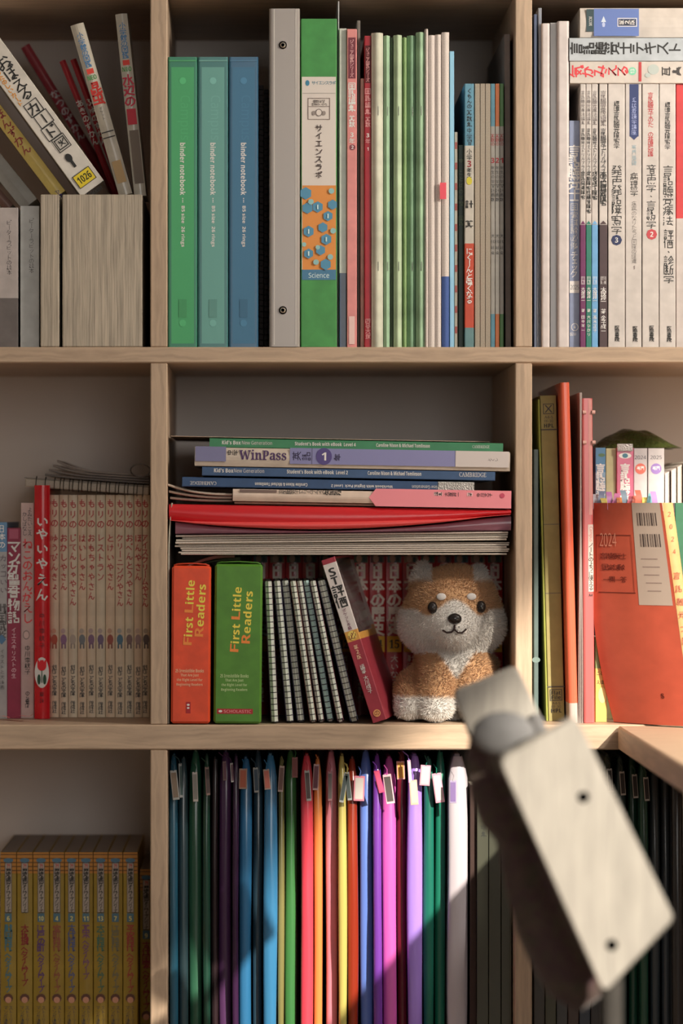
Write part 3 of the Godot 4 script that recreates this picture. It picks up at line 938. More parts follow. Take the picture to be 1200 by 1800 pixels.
func sleeve(called: String, label: String, x0: float, x1: float, top: float, row: String, c: Color, z: float, dep: float) -> void:
	var s := unit(z)
	var y := row_y(row)
	var h := ((900.0 - top) - (y - EYE) / s) * s
	h = (900.0 - top) * s - (y - EYE)
	var w := (x1 - x0) * s
	var m := MB.new()
	for k in 3:
		var x := -w / 2 + w * (k + 0.5) / 3.0
		var bend := 0.0008 * (k - 1)
		var rows := []
		for j in 9:
			var u := j / 8.0
			rows.append([Vector3(x + bend * sin(u * 6.0), h * u, -dep), Vector3(x + bend * sin(u * 5.0 + 1.0), h * u, 0.0), Vector3(x + 0.0006 + bend * sin(u * 5.0 + 1.0), h * u, 0.0003), Vector3(x + 0.0012 + bend * sin(u * 5.0 + 1.0), h * u, 0.0), Vector3(x + 0.0012 + bend * sin(u * 6.0), h * u, -dep)])
		m.grid(rows, c)
	var o := whole(m, called, mats.clear, label, "sleeve")
	o.position = Vector3(((x0 + x1) / 2 - 465.0) * s, y, z)

func top_right() -> void:
	var g := 1.35
	book("folder", "navy blue clear folder against the right divider's far side", "folder", 938.0, 944.0, 25.0, "top", ink(54, 70, 104, 1.4), {z = -0.012, dep = 0.22, mat = "plastic"})
	sleeve("clear_sleeve", "tall clear bluish sleeve next to the navy folder", 944.0, 951.0, 14.0, "top", Color(0.55, 0.6, 0.72), -0.01, 0.22)
	var wf := ink(212, 202, 200, 1.15)
	book("document_folder", "white document folder next to the clear bluish sleeve", "folder", 951.5, 966.0, 41.0, "top", wf, {z = -0.006, dep = 0.22, mat = "cover", round = 0.002})
	book("document_folder", "grey document folder between two white ones", "folder", 966.5, 979.5, 40.0, "top", ink(150, 148, 146, 1.3), {z = -0.014, dep = 0.22, mat = "plastic"})
	book("document_folder", "white document folder beside the blue-grey exam book", "folder", 980.0, 1000.0, 37.0, "top", wf, {z = -0.004, dep = 0.22, mat = "cover", round = 0.002})
	book("textbook", "blue-grey exam textbook with white title and 2025 label", "book", 1000.5, 1019.0, 212.0, "top", ink(130, 140, 168, 1.35), {z = -0.012, dep = 0.18, text = [{j = "言語聴覚士", a = 256.0, s = 18.0, p = 19.5, c = WHITE_INK, w = 0.13, x = -1}, {j = "国家試験必修", a = 358.0, s = 11.5, p = 13.6, c = WHITE_INK * 0.8, w = 0.09, x = -1}, {j = "チェック", a = 443.0, s = 11.0, p = 11.0, c = WHITE_INK, w = 0.13, x = -1}, {r = [494.0, 515.0, -9.0, 8.0], c = WHITE_INK}, {n = "2025", a = 505.0, len = 15.0, s = 8.0, f = "sans", c = ink(110, 110, 120)}, {d = [575.0, 0.0, 6.5, 7.0], c = WHITE_INK}, {d = [575.0, 0.0, 5.2, 5.7], c = ink(130, 140, 168, 1.35)}, {d = [575.0, 0.0, 2.0, 4.0], c = WHITE_INK, sides = 3, turn = 1.57}, {h = "医学", a = 585.0, x = -8, s = 5.0, p = 5.4, c = WHITE_INK}]})
	var spine := ink(206, 198, 193, 1.15)
	var thin := [[1019.5, 1029.0, ink(104, 46, 88, 1.4), "言語発達障害", "purple", "著 田中平一"], [1029.5, 1039.0, ink(46, 116, 100, 1.4), "運動障害性構音障害", "green", "著 大川ひかり"], [1039.5, 1050.5, ink(104, 156, 200, 1.4), "摂食嚥下障害", "light blue", "著 高木正子"], [1053.0, 1067.0, ink(72, 56, 58, 1.4), "高次脳機能障害", "dark brown", "著 金子成一"]]
	for e in thin:
		var w: float = e[1] - e[0]
		var y0 := 395.0
		var body: Color = e[2]
		var items := [{j = "言語聴覚療法編集", a = 160.0, s = w * 0.62, p = 7.6, c = ink(110, 100, 100), w = 0.09}, {j = "言語聴覚士ドリルプラス", a = 226.0, s = w * 0.6, p = 7.2, c = BLACK_INK * 2, w = 0.11}, {j = e[3], a = 302.0, s = w * 0.72, p = 8.2, c = BLACK_INK, w = 0.12}]
		items.append({d = [392.0, 0.0, w * 0.5, 4.0], c = body, sides = 3, turn = PI / 2})
		items.append({r = [486.0, 500.0, -w * 0.35, w * 0.35], c = body.lerp(WHITE_INK, 0.55)})
		items.append({j = "編集", a = 487.0, s = w * 0.5, p = 6.6, c = body})
		items.append({j = "大塚裕一", a = 505.0, s = w * 0.62, p = 6.6, c = WHITE_INK, w = 0.13})
		items.append({j = e[5], a = 543.0, s = w * 0.55, p = 7.6, c = WHITE_INK, w = 0.12})
		book("drill_book", "thin white drill book with %s lower half and small black title" % e[4], "book", e[0], e[1], 147.0, "top", spine, {z = -0.006, dep = 0.18, group = "thin drill books with coloured lower halves", bands = [[-9e5, y0, spine], [y0, 1e6, body]], text = items})
	var bottom := {j = "医学書院", a = 573.0, s = 7.0, p = 6.6, w = 0.14, x = 1}
	book("textbook", "white textbook with black title above a navy disc numbered 3", "book", 1068.5, 1098.0, 147.0, "top", spine, {z = -0.006, dep = 0.19, text = [{j = "標準言語聴覚障害学", a = 178.0, s = 9.0, p = 9.2, w = 0.11}, {j = "発声発語障害学", a = 291.0, s = 16.0, p = 17.2, w = 0.085}, {d = [422.0, 0.0, 9.5, 9.5], c = ink(44, 50, 84, 1.4), sides = 8}, {n = "3", a = 422.0, len = 5.5, s = 9.0, c = WHITE_INK}, bottom]})
	book("textbook", "white textbook with a dark blue pointed flag and thin title", "book", 1099.0, 1127.0, 147.0, "top", spine, {z = -0.006, dep = 0.19, text = [{r = [148.0, 240.0, -7.0, 9.0], c = ink(48, 58, 100, 1.4)}, {d = [241.0, 1.0, 9.0, 5.0], c = ink(48, 58, 100, 1.4), sides = 3, turn = -PI / 2}, {j = "系統看護学講座", a = 172.0, s = 8.0, p = 9.4, x = 1, c = ink(150, 160, 200, 1.3), w = 0.09}, {j = "専門基礎", a = 255.0, s = 7.5, p = 9.2, c = ink(150, 170, 180, 1.2), w = 0.09, x = 1}, {j = "病理学", a = 304.0, s = 12.0, p = 14.0, w = 0.08, x = 1}, {j = "疾病のなりたちと回復の促進", a = 354.0, s = 8.0, p = 8.4, w = 0.06, x = 1, c = ink(110, 105, 105)}, {n = "1", a = 470.0, len = 2.5, s = 6.0, x = 1, c = ink(140, 130, 130)}, {j = "医学書院", a = 574.0, s = 7.0, p = 6.4, w = 0.14, x = 3}]})
	book("textbook", "white textbook with small red series title above a red disc numbered 2", "book", 1128.5, 1157.5, 147.0, "top", spine, {z = -0.006, dep = 0.19, text = [{j = "言語聴覚士のための基礎知識", a = 163.0, s = 8.6, p = 8.6, w = 0.11, c = ink(170, 60, 64, 1.3)}, {j = "音声学・言語学", a = 290.0, s = 15.0, p = 15.9, w = 0.085, x = 1}, {d = [412.0, 2.0, 9.5, 9.5], c = ink(170, 66, 72, 1.4), sides = 8}, {n = "2", a = 412.0, len = 5.5, s = 9.0, x = 2, c = WHITE_INK}, {j = "医学書院", a = 573.0, s = 7.0, p = 6.6, w = 0.14, x = 2}]})
	book("textbook", "white textbook with tall black title down most of its spine, next to red book", "book", 1158.5, 1187.0, 147.0, "top", spine, {z = -0.006, dep = 0.19, text = [{j = "標準言語聴覚障害学", a = 180.0, s = 8.6, p = 9.2, w = 0.11}, {j = "言語聴覚療法", a = 292.0, s = 16.0, p = 17.6, w = 0.085, x = 1}, {j = "評価・診断学", a = 404.0, s = 16.0, p = 15.4, w = 0.085, x = 2}, {j = "医学書院", a = 574.0, s = 7.0, p = 6.6, w = 0.14, x = 3}]})
	book("textbook", "red textbook with pale lower half at the end of the white textbooks", "book", 1188.0, 1216.0, 148.0, "top", ink(178, 56, 58, 1.4), {z = -0.008, dep = 0.19, bands = [[-9e5, 384.0, ink(186, 56, 58, 1.4)], [384.0, 1e6, ink(190, 180, 176, 1.3)]]})
	# books lying on top of them
	var lie := lying("textbook", "white textbook with red hiragana title lying lowest on the white textbooks", "book", 1001.5, 1330.0, 108.0, 146.4, ink(210, 200, 192, 1.15), {z = -0.004, dep = 0.19, mat = "cover"})
	var m := MB.new()
	printed(m, [{j = "気がみえる", a = 1002.0, s = 19.0, p = 20.5, c = ink(196, 62, 70, 1.4), w = 0.14, x = 2}, {d = [1111.0, 2.0, 7.0, 7.0], c = ink(120, 190, 160, 1.3)}, {n = "13", a = 1111.0, len = 8.0, s = 7.0, x = 2, c = WHITE_INK}, {r = [1122.0, 1127.0, -16.0, 18.0], c = ink(170, 60, 64, 1.3)}, {d = [1148.0, 5.0, 9.0, 10.0], c = ink(168, 176, 172, 1.3)}, {d = [1138.0, -5.0, 4.0, 5.0], c = ink(168, 176, 172, 1.3)}, {j = "耳鼻", a = 1164.0, s = 14.0, p = 18.0, c = ink(70, 66, 66), x = 2}], 1330.0, unit(-0.004), 0.00012)
	part(m, "lettering", surf("print"), lie)
	lie = lying("textbook", "silver-grey textbook with heavy black title lying in the middle of three", "book", 1000.5, 1330.0, 66.5, 107.4, ink(178, 184, 190, 1.15), {z = -0.003, dep = 0.19, mat = "glossy"})
	m = MB.new()
	printed(m, [{j = "言語聴覚士テキスト", a = 1003.0, s = 19.0, p = 21.6, w = 0.15, x = 2}], 1330.0, unit(-0.003), 0.00012)
	part(m, "lettering", surf("print"), lie)
	lie = lying("textbook", "thick white textbook with blue band lying topmost above the white textbooks", "book", 1019.0, 1330.0, 14.0, 66.0, ink(208, 198, 190, 1.15), {z = -0.012, dep = 0.19, mat = "cover", bulge = 0.002})
	m = MB.new()
	printed(m, [{r = [1030.0, 1043.0, -16.0, 23.0], c = ink(52, 70, 76, 1.3)}, {r = [1043.0, 1122.0, -24.0, 24.0], c = ink(92, 112, 168, 1.35)}, {n = "MCCM", a = 1037.0, len = 16.0, s = 5.0, x = 2.0, c = WHITE_INK, f = "serif"}, {d = [1060.0, 4.0, 7.0, 5.0], c = ink(190, 200, 220, 1.3), sides = 3}, {d = [1060.0, -4.0, 5.0, 3.0], c = ink(170, 180, 210, 1.3), sides = 5}, {box = [1085.0, 1118.0, -7.0, 7.0], w = 1.3, c = WHITE_INK}, {r = [1086.5, 1116.5, -5.6, 5.6], c = ink(60, 64, 80)}, {j = "第", a = 1088.0, s = 8.0, c = WHITE_INK}, {n = "2", a = 1101.0, len = 6.0, s = 7.0, c = WHITE_INK}, {j = "版", a = 1106.0, s = 8.0, c = WHITE_INK}], 1330.0, unit(-0.012), 0.0023)
	part(m, "lettering", surf("print"), lie)
func middle_left() -> void:
	var z := -0.1
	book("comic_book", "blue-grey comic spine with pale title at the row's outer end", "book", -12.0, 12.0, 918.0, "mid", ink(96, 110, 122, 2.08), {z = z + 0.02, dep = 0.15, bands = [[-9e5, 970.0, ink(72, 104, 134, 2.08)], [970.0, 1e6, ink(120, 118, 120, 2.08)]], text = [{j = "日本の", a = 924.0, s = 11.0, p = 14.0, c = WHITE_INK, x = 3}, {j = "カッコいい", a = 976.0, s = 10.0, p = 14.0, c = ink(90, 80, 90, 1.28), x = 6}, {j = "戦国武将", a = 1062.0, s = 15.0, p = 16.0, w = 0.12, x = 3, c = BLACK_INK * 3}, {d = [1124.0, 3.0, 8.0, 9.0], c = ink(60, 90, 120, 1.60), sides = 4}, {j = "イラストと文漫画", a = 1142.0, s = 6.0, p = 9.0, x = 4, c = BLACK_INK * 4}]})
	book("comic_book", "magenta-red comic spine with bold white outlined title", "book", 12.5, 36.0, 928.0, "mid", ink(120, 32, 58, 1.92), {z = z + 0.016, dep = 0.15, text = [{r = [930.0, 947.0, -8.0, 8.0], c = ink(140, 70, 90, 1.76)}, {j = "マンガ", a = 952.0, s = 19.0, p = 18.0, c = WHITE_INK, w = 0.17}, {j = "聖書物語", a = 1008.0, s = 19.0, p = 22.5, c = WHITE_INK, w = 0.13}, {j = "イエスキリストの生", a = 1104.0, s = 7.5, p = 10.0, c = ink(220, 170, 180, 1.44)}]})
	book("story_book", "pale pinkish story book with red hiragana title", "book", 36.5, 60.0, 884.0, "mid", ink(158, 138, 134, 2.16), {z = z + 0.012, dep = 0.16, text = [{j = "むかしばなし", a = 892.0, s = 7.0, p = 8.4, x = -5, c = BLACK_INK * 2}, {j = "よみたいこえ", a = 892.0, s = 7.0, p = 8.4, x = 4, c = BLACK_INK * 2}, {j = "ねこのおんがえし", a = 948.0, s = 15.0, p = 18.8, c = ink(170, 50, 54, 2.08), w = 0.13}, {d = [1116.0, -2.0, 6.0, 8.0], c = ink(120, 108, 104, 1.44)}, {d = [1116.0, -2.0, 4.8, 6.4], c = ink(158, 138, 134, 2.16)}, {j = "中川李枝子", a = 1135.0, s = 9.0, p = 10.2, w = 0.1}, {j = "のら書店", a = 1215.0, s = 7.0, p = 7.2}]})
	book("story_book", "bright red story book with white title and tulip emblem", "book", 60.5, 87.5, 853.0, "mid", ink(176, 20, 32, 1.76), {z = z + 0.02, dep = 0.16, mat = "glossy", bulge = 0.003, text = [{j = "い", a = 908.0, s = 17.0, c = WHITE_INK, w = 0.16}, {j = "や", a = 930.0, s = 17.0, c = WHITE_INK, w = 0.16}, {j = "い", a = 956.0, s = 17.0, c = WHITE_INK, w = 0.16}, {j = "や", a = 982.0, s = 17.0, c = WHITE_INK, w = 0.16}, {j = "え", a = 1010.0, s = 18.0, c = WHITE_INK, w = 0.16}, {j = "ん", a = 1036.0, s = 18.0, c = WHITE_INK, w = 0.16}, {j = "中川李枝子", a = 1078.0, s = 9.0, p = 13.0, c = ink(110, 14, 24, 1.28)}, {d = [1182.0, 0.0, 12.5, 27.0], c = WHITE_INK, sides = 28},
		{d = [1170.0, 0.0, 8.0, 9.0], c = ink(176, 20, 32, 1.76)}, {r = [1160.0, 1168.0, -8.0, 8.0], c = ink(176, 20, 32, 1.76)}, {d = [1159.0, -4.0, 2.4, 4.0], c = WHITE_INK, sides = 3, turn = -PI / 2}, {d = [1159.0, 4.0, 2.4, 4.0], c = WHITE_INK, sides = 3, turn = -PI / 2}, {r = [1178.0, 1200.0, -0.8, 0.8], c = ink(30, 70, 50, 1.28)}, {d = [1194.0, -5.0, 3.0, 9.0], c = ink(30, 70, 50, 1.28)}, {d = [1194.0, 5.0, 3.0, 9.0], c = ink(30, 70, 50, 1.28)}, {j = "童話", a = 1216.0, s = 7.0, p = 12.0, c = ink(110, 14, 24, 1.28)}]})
	# one set of story books, all alike but for the title
	var names := ["ゆうびんきょく", "おかしやさん", "じてんしゃやさん", "はいしゃさん", "おもちゃやさん", "レストラン", "とけいやさん", "クリーニングやさん", "おべんとうやさん", "ほんやさん", "アイスクリームやさん"]
	var english := ["post office", "sweet shop", "bicycle shop", "dentist", "toy shop", "restaurant", "clock shop", "laundry", "lunch box shop", "book shop", "ice cream shop"]
	var xs := [88.0, 104.3, 120.3, 136.6, 152.8, 169.0, 185.6, 202.6, 219.8, 235.6, 250.6, 264.0]
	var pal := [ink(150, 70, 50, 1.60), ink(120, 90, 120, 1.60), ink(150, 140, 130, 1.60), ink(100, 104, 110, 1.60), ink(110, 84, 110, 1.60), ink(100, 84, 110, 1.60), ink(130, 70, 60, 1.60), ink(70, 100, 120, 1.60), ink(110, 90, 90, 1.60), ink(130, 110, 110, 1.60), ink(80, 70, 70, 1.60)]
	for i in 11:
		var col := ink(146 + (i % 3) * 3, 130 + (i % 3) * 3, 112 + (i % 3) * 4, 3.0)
		var n: int = names[i].length()
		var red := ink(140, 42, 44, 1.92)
		var p := minf(17.0, 128.0 / n)
		var words := [{j = "もりの", a = 878.0 + (i % 3), s = 12.5, p = 17.5, c = red, w = 0.13, wide = 0.9}, {j = names[i], a = 940.0, s = 11.5 if n < 9 else 11.0, p = p, c = red, w = 0.13, wide = 0.9},
			{j = "創作こどもの文庫", a = 1169.0 + (i % 2) * 3, s = 7.4, p = 6.6, c = BLACK_INK * 2, w = 0.12}, {j = "偕成社", a = 1232.0 + (i % 2) * 2, s = 7.0, p = 6.8, c = BLACK_INK * 2, w = 0.12}]
		# a tiny printed figure
		var fc: Color = pal[i]
		words.append({d = [1124.0, 0.0, 5.5, 9.0], c = fc})
		words.append({d = [1109.0, -1.0, 4.0, 4.5], c = fc.lerp(col, 0.45)})
		words.append({r = [1131.0, 1140.0, -4.0, -1.5], c = fc * 0.7})
		words.append({r = [1131.0, 1140.0, 1.5, 4.0], c = fc * 0.7})
		if i == 10:
			for e in words:
				e.x = -2.0
		book("story_book", "cream story book with red title, the %s one of its forest series" % english[i], "book", xs[i], xs[i + 1] - 0.7, 870.0, "mid", col, {z = z, dep = 0.16, mat = "cover", bulge = 0.0008, text = words, group = "cream forest story books with red titles"})
	# spiral notebook lying across the tops
	var s := unit(-0.085)
	var foot := spot(44, 847, -0.085)
	var sp := thing("spiral_notebook", "white spiral notebook lying across the cream story books", "notebook", foot, deg_to_rad(-3.9))
	var m := MB.new()
	var len_px := 218.0
	m.box(Vector3(0, -0.0045, -0.17), Vector3(len_px * s, 0.0035, 0.0), ink(140, 132, 122, 2.08), 0.001)
	part(m, "page_block", surf("paper"), sp)
	m = MB.new()
	m.box(Vector3(-0.001, 0.0036, -0.172), Vector3(len_px * s, 0.0044, 0.001), ink(120, 114, 108, 1.92), 0.0003)
	part(m, "cover", surf("matte"), sp)
	for k in 24:
		if k % 2 == 1 and k < 4:
			continue
		var pts := []
		for j in 9:
			var a := TAU * j / 8.0
			pts.append(Vector3((0.09 + 0.89 * k / 24.0) * len_px * s + (0.0012 if k % 2 else 0.0), sin(a) * 0.0062, cos(a) * 0.006 - 0.003))
		var w := MB.new()
		w.tube(pts, 0.00042, Color(0.06, 0.055, 0.05), 5, true)
		part(w, "wire_loop", surf("metal"), sp)
	# grey pad with curled sheets above it
	var pad := thing("drawing_pad", "dark grey pad with curled sheets lying on the white spiral notebook", "sketch pad", Vector3.ZERO)
	for k in 4:
		var q := MB.new()
		var pts := []
		for j in 11:
			var u := j / 10.0
			var x := lerpf(79.0 + k * 7.0, 262.0, u)
			var rest := 839.0 + (x - 79.0) * 0.068 - k * 4.4
			var up := (3.0 + 4.0 * k) * pow(maxf(0.0, 1.0 - u * 2.2), 2.0)
			pts.append([x, rest - 3.8 - up, rest - up])
		slab(pts, -0.11 - 0.003 * k, 0.15, ink(112 + k * 10, 104 + k * 9, 100 + k * 8, 1.7), q)
		part(q, "sheet_bundle", surf("paper"), pad)
	var rg := MB.new()
	var ring := []
	for j in 17:
		var a := TAU * j / 16.0
		ring.append(Vector3(cos(a) * 0.0095, sin(a) * 0.0062, sin(a) * 0.003))
	rg.tube(ring, 0.0007, Color(0.25, 0.23, 0.22), 6, true)
	var ro := whole(rg, "key_ring", surf("metal"), "small dark wire ring on the grey pad beside divider", "ring")
	ro.position = spot(247, 835, -0.112) + Vector3(0, 0.0045, 0.004)
	# red-orange ribbon on the shelf
	var rb := MB.new()
	var rows := []
	var py := row_y("mid") + 0.0008
	for j in 13:
		var u := j / 12.0
		var p := spot(-14 + u * 76, 1262, -0.07)
		var y := py + 0.0025 * absf(sin(u * 7.0)) + 0.004 * pow(u, 3.0)
		rows.append([Vector3(p.x, y, -0.062 - 0.01 * sin(u * 5.0)), Vector3(p.x, y + 0.0006, -0.05 - 0.01 * sin(u * 5.0))])
	rb.grid(rows, ink(190, 60, 32, 1.92))
	whole(rb, "ribbon", surf("cloth"), "crumpled red-orange ribbon lying in front of the story books", "ribbon")

# a flat bundle whose upper and lower faces follow the given photo heights; pts [[px, py top, py bottom]]
func slab(pts: Array, z: float, dep: float, c: Color, m: MB, lip := 0.0) -> void:
	var s := unit(z)
	var front := []
	for p in pts:
		var a := spot(p[0], p[1], z)
		var b := spot(p[0], p[2], z)
		var mid := (a.y + b.y) / 2
		var r := minf((a.y - b.y) * 0.5, 0.004)
		front.append([Vector3(a.x, a.y, z - dep), Vector3(a.x, a.y, z - r), Vector3(a.x, a.y - r * 0.3, z - r * 0.3), Vector3(a.x, mid, z + lip), Vector3(a.x, b.y + r * 0.3, z - r * 0.3), Vector3(a.x, b.y, z - r), Vector3(a.x, b.y, z - dep)])
	m.grid(front, c)
	for e in [0, front.size() - 1]:
		for k in range(1, 6):
			m.tri(front[e][0], front[e][k], front[e][k + 1], c)

func middle_stack() -> void:
	# from the bottom: loose papers, lilac folder, red file, books
	var pap := thing("paper_stack", "thick stack of loose white papers lying under the red folder", "papers", Vector3.ZERO)
	var tops := [938.0, 942.0, 945.5, 950.0, 954.0, 957.0, 961.0, 965.0, 968.5, 972.0, 975.5]
	for i in tops.size() - 1:
		var m := MB.new()
		var l := 322.0 - rng.randf() * 16.0
		var r := 896.0 - rng.randf() * 8.0
		var a: float = tops[i] + 0.5
		var b: float = tops[i + 1] - 0.2
		var sag := 4.0 if i < 4 else 1.5
		var pts := []
		for k in 9:
			var u := k / 8.0
			var d := -sag * (u - 0.35) * 1.6 if i < 9 else 0.0
			pts.append([lerpf(l, r, u), a + d, b + d])
		var tone := 150.0 + rng.randf() * 24.0
		slab(pts, -0.012 - rng.randf() * 0.004, 0.24, ink(tone, tone - 8, tone - 16, 2.0), m)
		part(m, "sheet", surf("paper"), pap)
	var lil := MB.new()
	var pts := []
	for k in 11:
		var u := k / 10.0
		var low := maxf(914.0 + 21.0 * pow(sin(PI * minf(u * 1.05, 1.0)), 0.8) - 10.0 * u, 891.0 + 10.0 * u)
		pts.append([lerpf(308, 898, u), low + 2.6, 937.2 - 6.4 * (u - 0.35)])
	slab(pts, -0.014, 0.23, ink(150, 104, 120, 1.52), lil)
	whole(lil, "document_sleeve", surf("film"), "pinkish lilac plastic sleeve between the red folder and white papers", "folder")
	var red := MB.new()
	pts = []
	for k in 15:
		var u := k / 14.0
		var bot := 914.0 + 21.0 * pow(sin(PI * minf(u * 1.05, 1.0)), 0.8) - 10.0 * u
		var top := 885.4 + 10.0 * u
		pts.append([lerpf(297, 898, u), top + 0.5, maxf(bot, top + 5.0)])
	slab(pts, -0.004, 0.22, ink(178, 34, 40, 1.52), red, 0.002)
	var rf := whole(red, "clear_file", surf("film"), "glossy red plastic folder bulging in the stack of books", "folder")
	var lip := MB.new()
	pts = []
	for k in 15:
		var u := k / 14.0
		var bot := 915.0 + 20.0 * pow(sin(PI * minf(u * 1.05, 1.0)), 0.8) - 10.0 * u
		pts.append([lerpf(299, 897, u), bot - 1.0 - 13.0 * sin(PI * clampf(u * 1.1, 0.0, 1.0)), bot])
	slab(pts, -0.001, 0.05, ink(196, 66, 66, 1.52), lip)
	part(lip, "lower_sheet", surf("film"), rf)
	var s := unit(-0.01)
	# pink and white drill book with a beige one under it
	lying("booklet", "thin beige booklet directly under the pink and white drill book", "booklet", 412.0, 895.0, 890.0, 894.0, ink(170, 132, 112, 1.60), {z = -0.012, dep = 0.19, tilt = -1.0})
	var dr := [{r = [660.0, 898.0, -15.5, 15.5], c = ink(206, 122, 132, 1.44)}, {d = [660.0, 0.0, 15.5, 12.0], c = ink(206, 122, 132, 1.44), sides = 4}, {r = [421.0, 486.0, 5.0, 10.0], c = ink(110, 92, 86, 1.28)}, {j = "言語聴覚士ドリルプラス", a = 490.0, s = 7.5, p = 7.2, x = 7.5, w = 0.1}, {j = "失語症", a = 570.0, s = 9.0, p = 9.8, x = 7.5, w = 0.14}, {r = [762.0, 777.0, 5.0, 11.0], c = ink(214, 170, 172, 1.36)}, {j = "編集", a = 763.0, s = 6.0, p = 7.4, x = 8.0}, {j = "大塚裕一", a = 781.0, s = 6.5, p = 6.8, x = 7.5, w = 0.11}, {r = [820.0, 830.0, 5.0, 11.0], c = ink(214, 170, 172, 1.36)}, {j = "著", a = 822.0, s = 6.0, x = 8.0}, {j = "中川文子", a = 837.0, s = 6.5, p = 6.8, x = 7.5, w = 0.11}, {d = [882.0, 7.0, 4.5, 4.5], c = ink(176, 66, 90, 1.28), sides = 8}]
	lying("drill_book", "white and pink drill book lying above the red folder", "book", 409.0, 898.0, 867.8, 889.2, ink(196, 176, 162, 1.44), {z = -0.004, dep = 0.19, text = dr, bulge = 0.0015, tilt = -1.0})
	var curl := thing("loose_papers", "curled white loose papers sticking out left of the pink and white drill book", "papers", Vector3.ZERO)
	for k in 3:
		var m := MB.new()
		pts = []
		for j in 9:
			var u := j / 8.0
			var up := 17.0 * pow(1.0 - u, 2.4) * (1.0 - 0.35 * k)
			pts.append([lerpf(295.0 + k * 2.0, 408.0, u), 867.0 - up + 5.5 * k, 871.5 - up + 5.5 * k])
		slab(pts, -0.01 - 0.004 * k, 0.16, ink(168, 152, 140, 1.60), m)
		part(m, "sheet", surf("paper"), curl)
	var wt := WHITE_INK * 0.9
	var t := lying("workbook", "dark blue workbook with upside-down words and torn silver tape", "book", 320.0, 833.0, 847.2, 864.2, ink(40, 66, 104, 1.52), {z = -0.006, dep = 0.2, tilt = -1.0})
	var m := MB.new()
	for e in [["CAMBRIDGE", 380.0, 46.0, 6.0, "serif"], ["Caroline Nixon & Michael Tomlinson", 540.0, 92.0, 6.0, "sans bold"], ["Workbook with Digital Pack  Level 2", 690.0, 108.0, 6.5, "sans bold"], ["New Generation", 770.0, 46.0, 6.0, "sans"]]:
		var ss := unit(-0.006)
		latin(m, e[0], e[4], Transform3D(Basis(Vector3.BACK, PI / 2), Vector3(-0.001, (833.0 - e[1]) * ss, 0.0002)), e[2] * ss, e[3] * ss, wt)
	part(m, "lettering", surf("print"), t)
	m = MB.new()
	m.box(Vector3(-0.0043, 0.0, 0.0001), Vector3(0.0043, 0.0335, 0.0006), Color(0.5, 0.49, 0.47), 0.0002)
	part(m, "silver_tape", surf("crumple"), t)
	lying("student_book", "dark blue student's book above the upside-down workbook", "book", 355.0, 870.0, 829.2, 845.0, ink(48, 74, 110, 1.52), {z = -0.004, dep = 0.2, tilt = -1.0, text = [{l = "Kid's Box", a = 376.0, len = 34.0, s = 7.5, x = 2, c = wt}, {l = "New Generation", a = 411.0, len = 53.0, s = 7.0, x = 2, c = wt * 0.85, f = "sans"}, {l = "Student's Book with eBook  Level 2", a = 504.0, len = 107.0, s = 7.0, x = 2, c = wt}, {l = "Caroline Nixon & Michael Tomlinson", a = 646.0, len = 94.0, s = 7.0, x = 2, c = wt}, {l = "CAMBRIDGE", a = 807.0, len = 47.0, s = 7.5, x = 2, c = wt, f = "serif"}]})
	var wp := [{r = [343.0, 397.0, -8.0, 18.0], c = ink(104, 104, 136, 1.52)}, {r = [509.0, 800.0, -10.0, 18.0], c = ink(112, 112, 150, 1.52)}, {j = "中学", a = 399.0, s = 8.5, p = 9.5, x = 8.0, w = 0.12}, {l = "WinPass", a = 420.0, len = 83.0, s = 18.0, x = 5.0, c = ink(66, 40, 88, 1.20), f = "serif bold"}, {j = "英語", a = 514.0, s = 14.0, p = 17.0, x = 4.0, c = ink(50, 46, 76), w = 0.1}, {r = [547.5, 548.5, -10.0, 18.0], c = ink(90, 90, 120)}, {d = [569.0, 4.0, 15.0, 14.0], c = ink(76, 66, 120, 1.28)}, {l = "1", a = 565.0, len = 8.0, s = 14.0, x = 4.0, c = WHITE_INK}, {j = "年", a = 587.0, s = 11.0, x = 3.0, c = ink(50, 46, 76)}, {r = [800.0, 894.0, -10.0, 18.0], c = ink(176, 168, 166, 1.44)}, {j = "とくし", a = 857.0, s = 5.0, p = 6.0, x = 3.0}]
	lying("study_guide", "thick white study guide with violet bands and serif title", "book", 342.0, 896.0, 795.6, 828.6, ink(176, 164, 152, 1.52), {z = -0.003, dep = 0.2, tilt = -1.0, text = wp, bulge = 0.0015})
	lying("student_book", "green student's book lying topmost in the stack", "book", 368.0, 884.0, 779.2, 794.9, ink(52, 116, 80, 1.44), {z = -0.007, dep = 0.2, tilt = -1.0, text = [{l = "Kid's Box", a = 390.0, len = 33.0, s = 7.0, x = 1, c = wt}, {l = "New Generation", a = 425.0, len = 53.0, s = 6.5, x = 1, c = wt * 0.85, f = "sans"}, {l = "Student's Book with eBook  Level 4", a = 518.0, len = 107.0, s = 6.5, x = 1, c = wt}, {l = "Caroline Nixon & Michael Tomlinson", a = 661.0, len = 94.0, s = 6.5, x = 1, c = wt}, {l = "CAMBRIDGE", a = 830.0, len = 30.0, s = 5.0, x = 1, c = wt, f = "serif"}]})
	var sh := MB.new()
	slab([[300.0, 766.0, 767.2], [420.0, 768.2, 769.4], [640.0, 772.2, 773.4], [860.0, 776.2, 777.4]], -0.03, 0.2, ink(170, 150, 136, 1.52), sh)
	whole(sh, "paper_sheet", surf("paper"), "single pale sheet on top of the book stack", "paper")
	# clear file bent upright along the left divider
	var cf := MB.new()
	var rows := []
